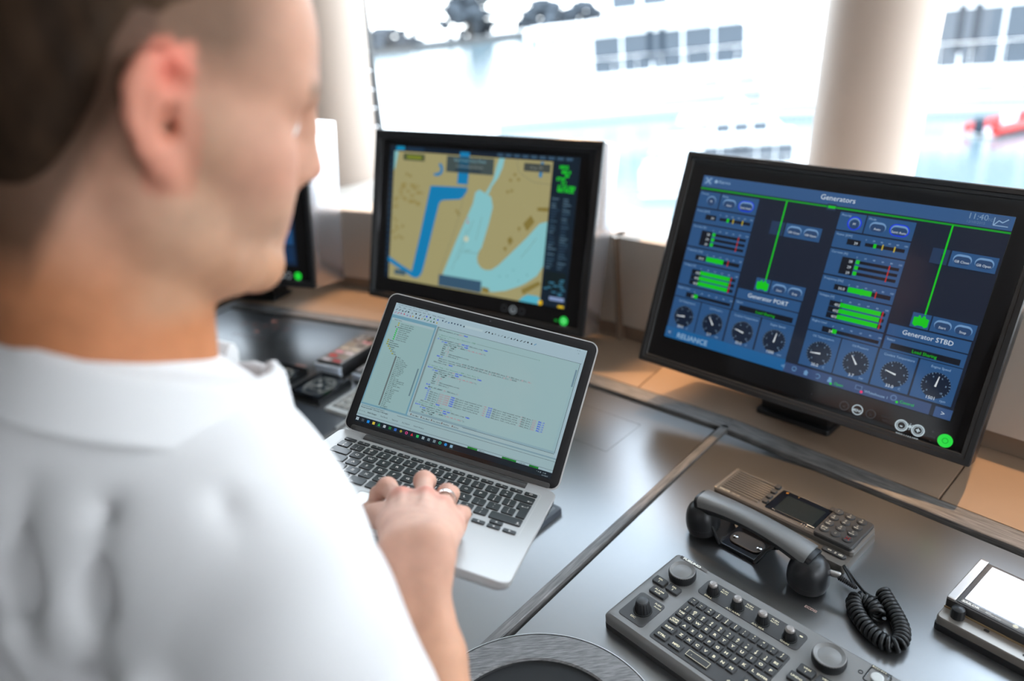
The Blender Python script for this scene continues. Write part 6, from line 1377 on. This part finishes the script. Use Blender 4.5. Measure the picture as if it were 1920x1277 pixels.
# collar: folded band round the neck, open at the front
na = (HC + HR @ np.array([-0.03, 0, -0.06]) - NB); na = UP + D * 0.42 + RT * 0.16; na = na / np.linalg.norm(na); cf = D - na * (D @ na); cf /= np.linalg.norm(cf); cl = np.cross(na, cf)
CN = NB + na * 0.032 + cf * 0.010
R = []
for i in range(57):
    th = math.radians(18 + 324 * i / 56); fr = -math.cos(th); e = min(1, min(i, 56 - i) / 9)          # th=180 deg is the nape
    ca, sa = math.cos(th), math.sin(th); pt = 1 - e; ring = []
    for r, z in ((0.0720, -0.040), (0.0720, 0.012), (0.0735, 0.0195), (0.0785, 0.0205), (0.0840, 0.014), (0.0930 + 0.008 * pt, -0.014 - 0.022 * pt), (0.0955 + 0.008 * pt, -0.0205 - 0.026 * pt), (0.0915 + 0.008 * pt, -0.0215 - 0.026 * pt), (0.0800, 0.006), (0.0760, -0.040)):
        zz_ = z - 0.018 * (1 - fr) * 0.5
        ring.append(tuple(CN + cf * (ca * r * (1.14 + 0.24 * max(0, ca)) + 0.010) + cl * (sa * r * 1.04) + na * zz_))
    R.append(ring)
MB().loops(R).build('collar', M_shirt, sh, PI_ if False else None, angle=70)
# the collar tip that stands up in front of the left shoulder
tipb = CN + cf * 0.112 + cl * 0.006 - na * 0.026
fc = Field(tipb - 0.06, tipb + 0.06, 0.0025)
fc.cone(tipb + cl * 0.018, tipb - cl * 0.010 + na * 0.012, 0.012, 0.0095, 0.006); fc.cone(tipb - cl * 0.012 + na * 0.010, tipb - cl * 0.020 + na * 0.014, 0.008, 0.0085, 0.003)
link('collar_tip', net_mesh('collar_tip', [fc.mesh()], M_shirt, None, 2), sh)
# trousers and shoes, out of the frame
HP = bd(0.03, 0, -0.63); ft = Field(np.array([HP[0] - 0.33, HP[1] - 0.33, 0.03]), np.array([HP[0] + 0.33, HP[1] + 0.38, HP[2] + 0.12]), 0.010)
ft.ell(HP, (0.125, 0.175, 0.13), BA, 0.02); ft.ell(HP - UP * 0.12, (0.125, 0.172, 0.13), BA, 0.05)
for s in (-1, 1):
    hp_ = HP + RT * s * 0.09 - UP * 0.14; kn = HP + RT * s * 0.10 + D * 0.03; kn = np.array([kn[0], kn[1], 0.50]); an = HP + RT * s * 0.105 - D * 0.01; an = np.array([an[0], an[1], 0.08])
    ft.chain([hp_, kn, an], [0.092, 0.066, 0.056], 0.04)
    fsx = Field(np.array([an[0] - 0.2, an[1] - 0.2, 0.0]), np.array([an[0] + 0.25, an[1] + 0.28, 0.14]), 0.007)
    a3 = np.array([an[0], an[1], 0.0])
    fsx.cone(a3 - D * 0.035 + UP * 0.045, a3 + D * 0.15 + UP * 0.036, 0.040, 0.034, 0.02); fsx.cone(a3 + UP * 0.05, a3 + UP * 0.095, 0.042, 0.042, 0.03)
    fsx.put(tuple(slice(None) for _ in range(3)), np.broadcast_to((fsx.lo[2] + fsx.h * np.arange(fsx.n[2]) - 0.004)[None, None, :], fsx.n) * 1.0, 0.0, '-')if False else None
    link('shoe', net_mesh('shoe', [fsx.mesh()], M_shoe, None, 1), person, PI_)
link('trousers', net_mesh('trousers', [ft.mesh()], M_trou, None, 2), person, PI_)
# wedding ring
rc = MC[2] * 0.42 + PI[2] * 0.58; rd = Vector(PI[2] - MC[2]).normalized(); rs = Vector(LX) - rd * Vector(LX).dot(rd); rs.normalize()
rg = thing('finger_ring', 'plain silver ring on the ring finger of the typing hand', 'ring', axes(Vector(rc), rs, rd.cross(rs), rd))
MB().lathe([(0.0100, -0.0022), (0.0112, -0.0022), (0.0116, 0.0), (0.0112, 0.0022), (0.0100, 0.0022), (0.0100, -0.0022)], 48, cap0=False, cap1=False).build('band', M_silver, rg)

# ------------------------------------------------------------------ the harbour outside
M_pale = mat('boat_pale_window', (0.075, 0.088, 0.104), 0.5, spec=0.2)
SEA = -9.0
tag(MB().box(-400, 400, 6.5, 600, zz(SEA - 1), zz(SEA)).build('harbour_water', M_water), 'pale bright harbour water beyond the windows', 'water', kind='stuff')
def quay(name, label, x0, x1, y, h, depth):
    t = thing(name, label, 'quay', T((x0 + x1) / 2, y, zz(SEA))); w = (x1 - x0)
    MB().box(-w / 2, w / 2, 0, depth, -1, h).build('wall', M_quay, t); MB().box(-w / 2 - 0.1, w / 2 + 0.1, -0.3, 0.2, h, h + 0.4).build('kerb', M_quay, t)
    for k in range(10): MB().lathe([(0.25, 0), (0.22, 0.5), (0.32, 0.6), (0.0, 0.7)], 10).build('bollard', M_bark, t, T(-w / 2 + (k + 0.5) * w / 10, 0.8, h + 0.0))
    return t
quay('far_quay', 'pale low stone quay with trees across the harbour', -260, 90, 300, 2.0, 60)
def tree(x, y, base, h, r, label, seed, wide=1.0):
    rnd = random.Random(seed); t = thing('harbour_tree', label, 'tree', T(x, y, zz(base)))
    MB().tube([(0, 0, 0), (0.1, 0, h * 0.3), (0, 0.1, h * 0.6)], [r * 0.10, r * 0.08, r * 0.04], 8).build('trunk', M_bark, t)
    mb = MB()
    for k in range(150):
        a = rnd.uniform(0, 6.28); u = rnd.uniform(0, 1) ** 0.5; zc = rnd.uniform(0.03, 1.0)
        rr = r * wide * u * math.sin(min(1, (1.06 - zc) * 1.7) * 1.57)
        s = rnd.uniform(0.10, 0.20) * r
        mb.sphere((rr * math.cos(a), rr * math.sin(a), h * zc), (s * 1.3, s * 1.3, s), 6, 4)
    tag(mb.build('crown', M_leaf, t), kind='stuff')
tree(-2.5, 312, SEA + 2.0, 27.0, 11.0, 'tall pale round tree across the water, left of centre', 1)
tree(27.0, 309, SEA + 2.0, 11.0, 8.0, 'low spreading tree across the water, right of the tall tree', 2, 1.3)
tree(44.0, 325, SEA + 2.0, 9.0, 7.5, 'small bush-like tree across the water beside the big yacht', 3, 1.2)
tree(-40.0, 330, SEA + 2.0, 7.0, 9.0, 'long low shrubby tree on the far quay, farthest left', 4, 1.9)
def yacht(label, M, L, hh=0.105, ch=0.06):
    t = thing('motor_yacht', label, 'yacht', M)
    def prof(z, w, bow, n=10):
        pts = [(-L / 2, -w / 2), (L * 0.18, -w / 2)]
        for k in range(1, n + 1): u = k / n; pts.append((L * 0.18 + (L * 0.32 * bow) * u, -w / 2 * (1 - u ** 2.2)))
        up = [(x, -y) for x, y in pts[::-1][1:]]
        return [(x, y, z) for x, y in pts + up]
    W = L * 0.22
    H = L * hh; C = L * ch
    MB().loops([prof(0, W * 0.82, 0.86), prof(H * 0.5, W * 0.95, 0.95), prof(H * 0.95, W, 1.02), prof(H, W, 1.03)]).build('hull', M_hull, t)
    MB().loops([prof(H * 0.19, W * 0.905, 0.905), prof(H * 0.27, W * 0.925, 0.92)]).build('waterline_stripe', M_tint, t)
    for k in range(6): MB().slab(L * 0.045, H * 0.10, -0.03, 0.03, H * 0.045, 0.01, 3).build('porthole', M_tint, t, Matrix.Translation((-L * 0.28 + k * L * 0.085, -W * 0.5, H * 0.66)) @ Matrix.Rotation(math.pi / 2, 4, 'X'))
    def deck(x0, x1, w, z0, z1, rake, nm):
        mb = MB(); mb.loops([[(x0, -w / 2, z0), (x1 + rake, -w / 2, z0), (x1 + rake, w / 2, z0), (x0, w / 2, z0)], [(x0, -w / 2, z1), (x1, -w / 2, z1), (x1, w / 2, z1), (x0, w / 2, z1)]])
        return mb.build(nm, M_hull, t, angle=20)
    C = L * ch; z1 = H + C; z2 = z1 + C * 0.22; z3 = z2 + C * 0.75
    deck(-L * 0.24, L * 0.12, W * 0.84, H, z1, L * 0.10, 'main_cabin'); deck(-L * 0.40, L * 0.14, W * 0.94, z1, z2, L * 0.01, 'upper_deck')
    deck(-L * 0.20, L * 0.03, W * 0.66, z2, z3, L * 0.08, 'wheel_cabin'); deck(-L * 0.33, L * 0.05, W * 0.78, z3, z3 + C * 0.15, L * 0.01, 'sun_deck')
    for s in (-1, 1):
        for k in range(5): MB().box(-L * 0.23 + k * L * 0.075, -L * 0.160 + k * L * 0.075, -0.02, 0.02, H + C * 0.12, H + C * 0.90).build('cabin_window', M_pale, t, Matrix.Translation((0, s * W * 0.421, 0)))
        for k in (2, 3): MB().box(-L * 0.155 + k * L * 0.030, -L * 0.140 + k * L * 0.030, -0.03, 0.03, H + C * 0.30, H + C * 0.96).build('dark_door', M_tint, t, Matrix.Translation((0, s * W * 0.422, 0)))
        for k in range(3): MB().box(-L * 0.18 + k * L * 0.075, -L * 0.115 + k * L * 0.075, -0.02, 0.02, z2 + C * 0.2, z2 + C * 0.62).build('cabin_window', M_pale, t, Matrix.Translation((0, s * W * 0.331, 0)))
        for k in range(4): MB().box(-L * 0.40 + k * L * 0.05, -L * 0.390 + k * L * 0.05, s * W * 0.44 - 0.06, s * W * 0.44 + 0.06, H, z1).build('deck_post', M_hull, t)
    rail = MB(); rz = H + C * 0.45
    for s in (-1, 1):
        rail.tube([(-L * 0.48, s * W * 0.47, rz), (L * 0.18, s * W * 0.47, rz), (L * 0.40, s * W * 0.25, rz + 0.1)], 0.03, 6)
        for k in range(12): rail.tube([(-L * 0.48 + k * L * 0.06, s * W * 0.47, H), (-L * 0.48 + k * L * 0.06, s * W * 0.47, rz)], 0.025, 5)
    rail.build('railing', M_chrome, t)
    MB().tube([(-L * 0.10, 0, z3), (-L * 0.11, 0, z3 + C)], [0.12, 0.05], 8).build('mast', M_hull, t)
    MB().sphere((-L * 0.10, 0, z3 + C * 0.5), (0.5, 0.5, 0.35), 12, 8).build('radar_dome', M_hull, t)
    return t
def Y(x, y, az, z=SEA): return T(x, y, zz(z), az)
yacht('large white yacht with pale blue cabin windows, seen through the middle window', Y(18.2, 67.6, -14), 34, 0.088, 0.113)
yacht('white yacht with tall pale windows cut off by the right edge of the frame', Y(35.0, 50.0, -36), 30, 0.075, 0.15)
yacht('small white motor boat low on the water just left of the right pillar', Y(12.8, 34.5, -20), 11, 0.12, 0.10)
def rib(x, y, az):
    t = thing('red_tender', 'small red inflatable tender moored at the far right', 'boat', T(x, y, zz(SEA), az))
    p = [(-2.2, -0.8, 0.4), (0.8, -0.8, 0.4), (1.9, -0.45, 0.5), (2.4, 0, 0.6), (1.9, 0.45, 0.5), (0.8, 0.8, 0.4), (-2.2, 0.8, 0.4)]
    MB().tube(p, 0.3, 12).build('tube', M_red, t); MB().poly([(-2.2, -0.7), (0.8, -0.7), (2.0, 0), (0.8, 0.7), (-2.2, 0.7)], 0.05, 0.25).build('floor_boards', M_hull, t)
    MB().slab(0.5, 0.6, 0.25, 1.1, 0.1, 0.05).build('console', M_hull, t); MB().slab(0.4, 0.5, 0.2, 1.0, 0.1, 0.08, cx=-2.4).build('outboard_motor', M_tint, t)
rib(29.6, 41.0, 20)
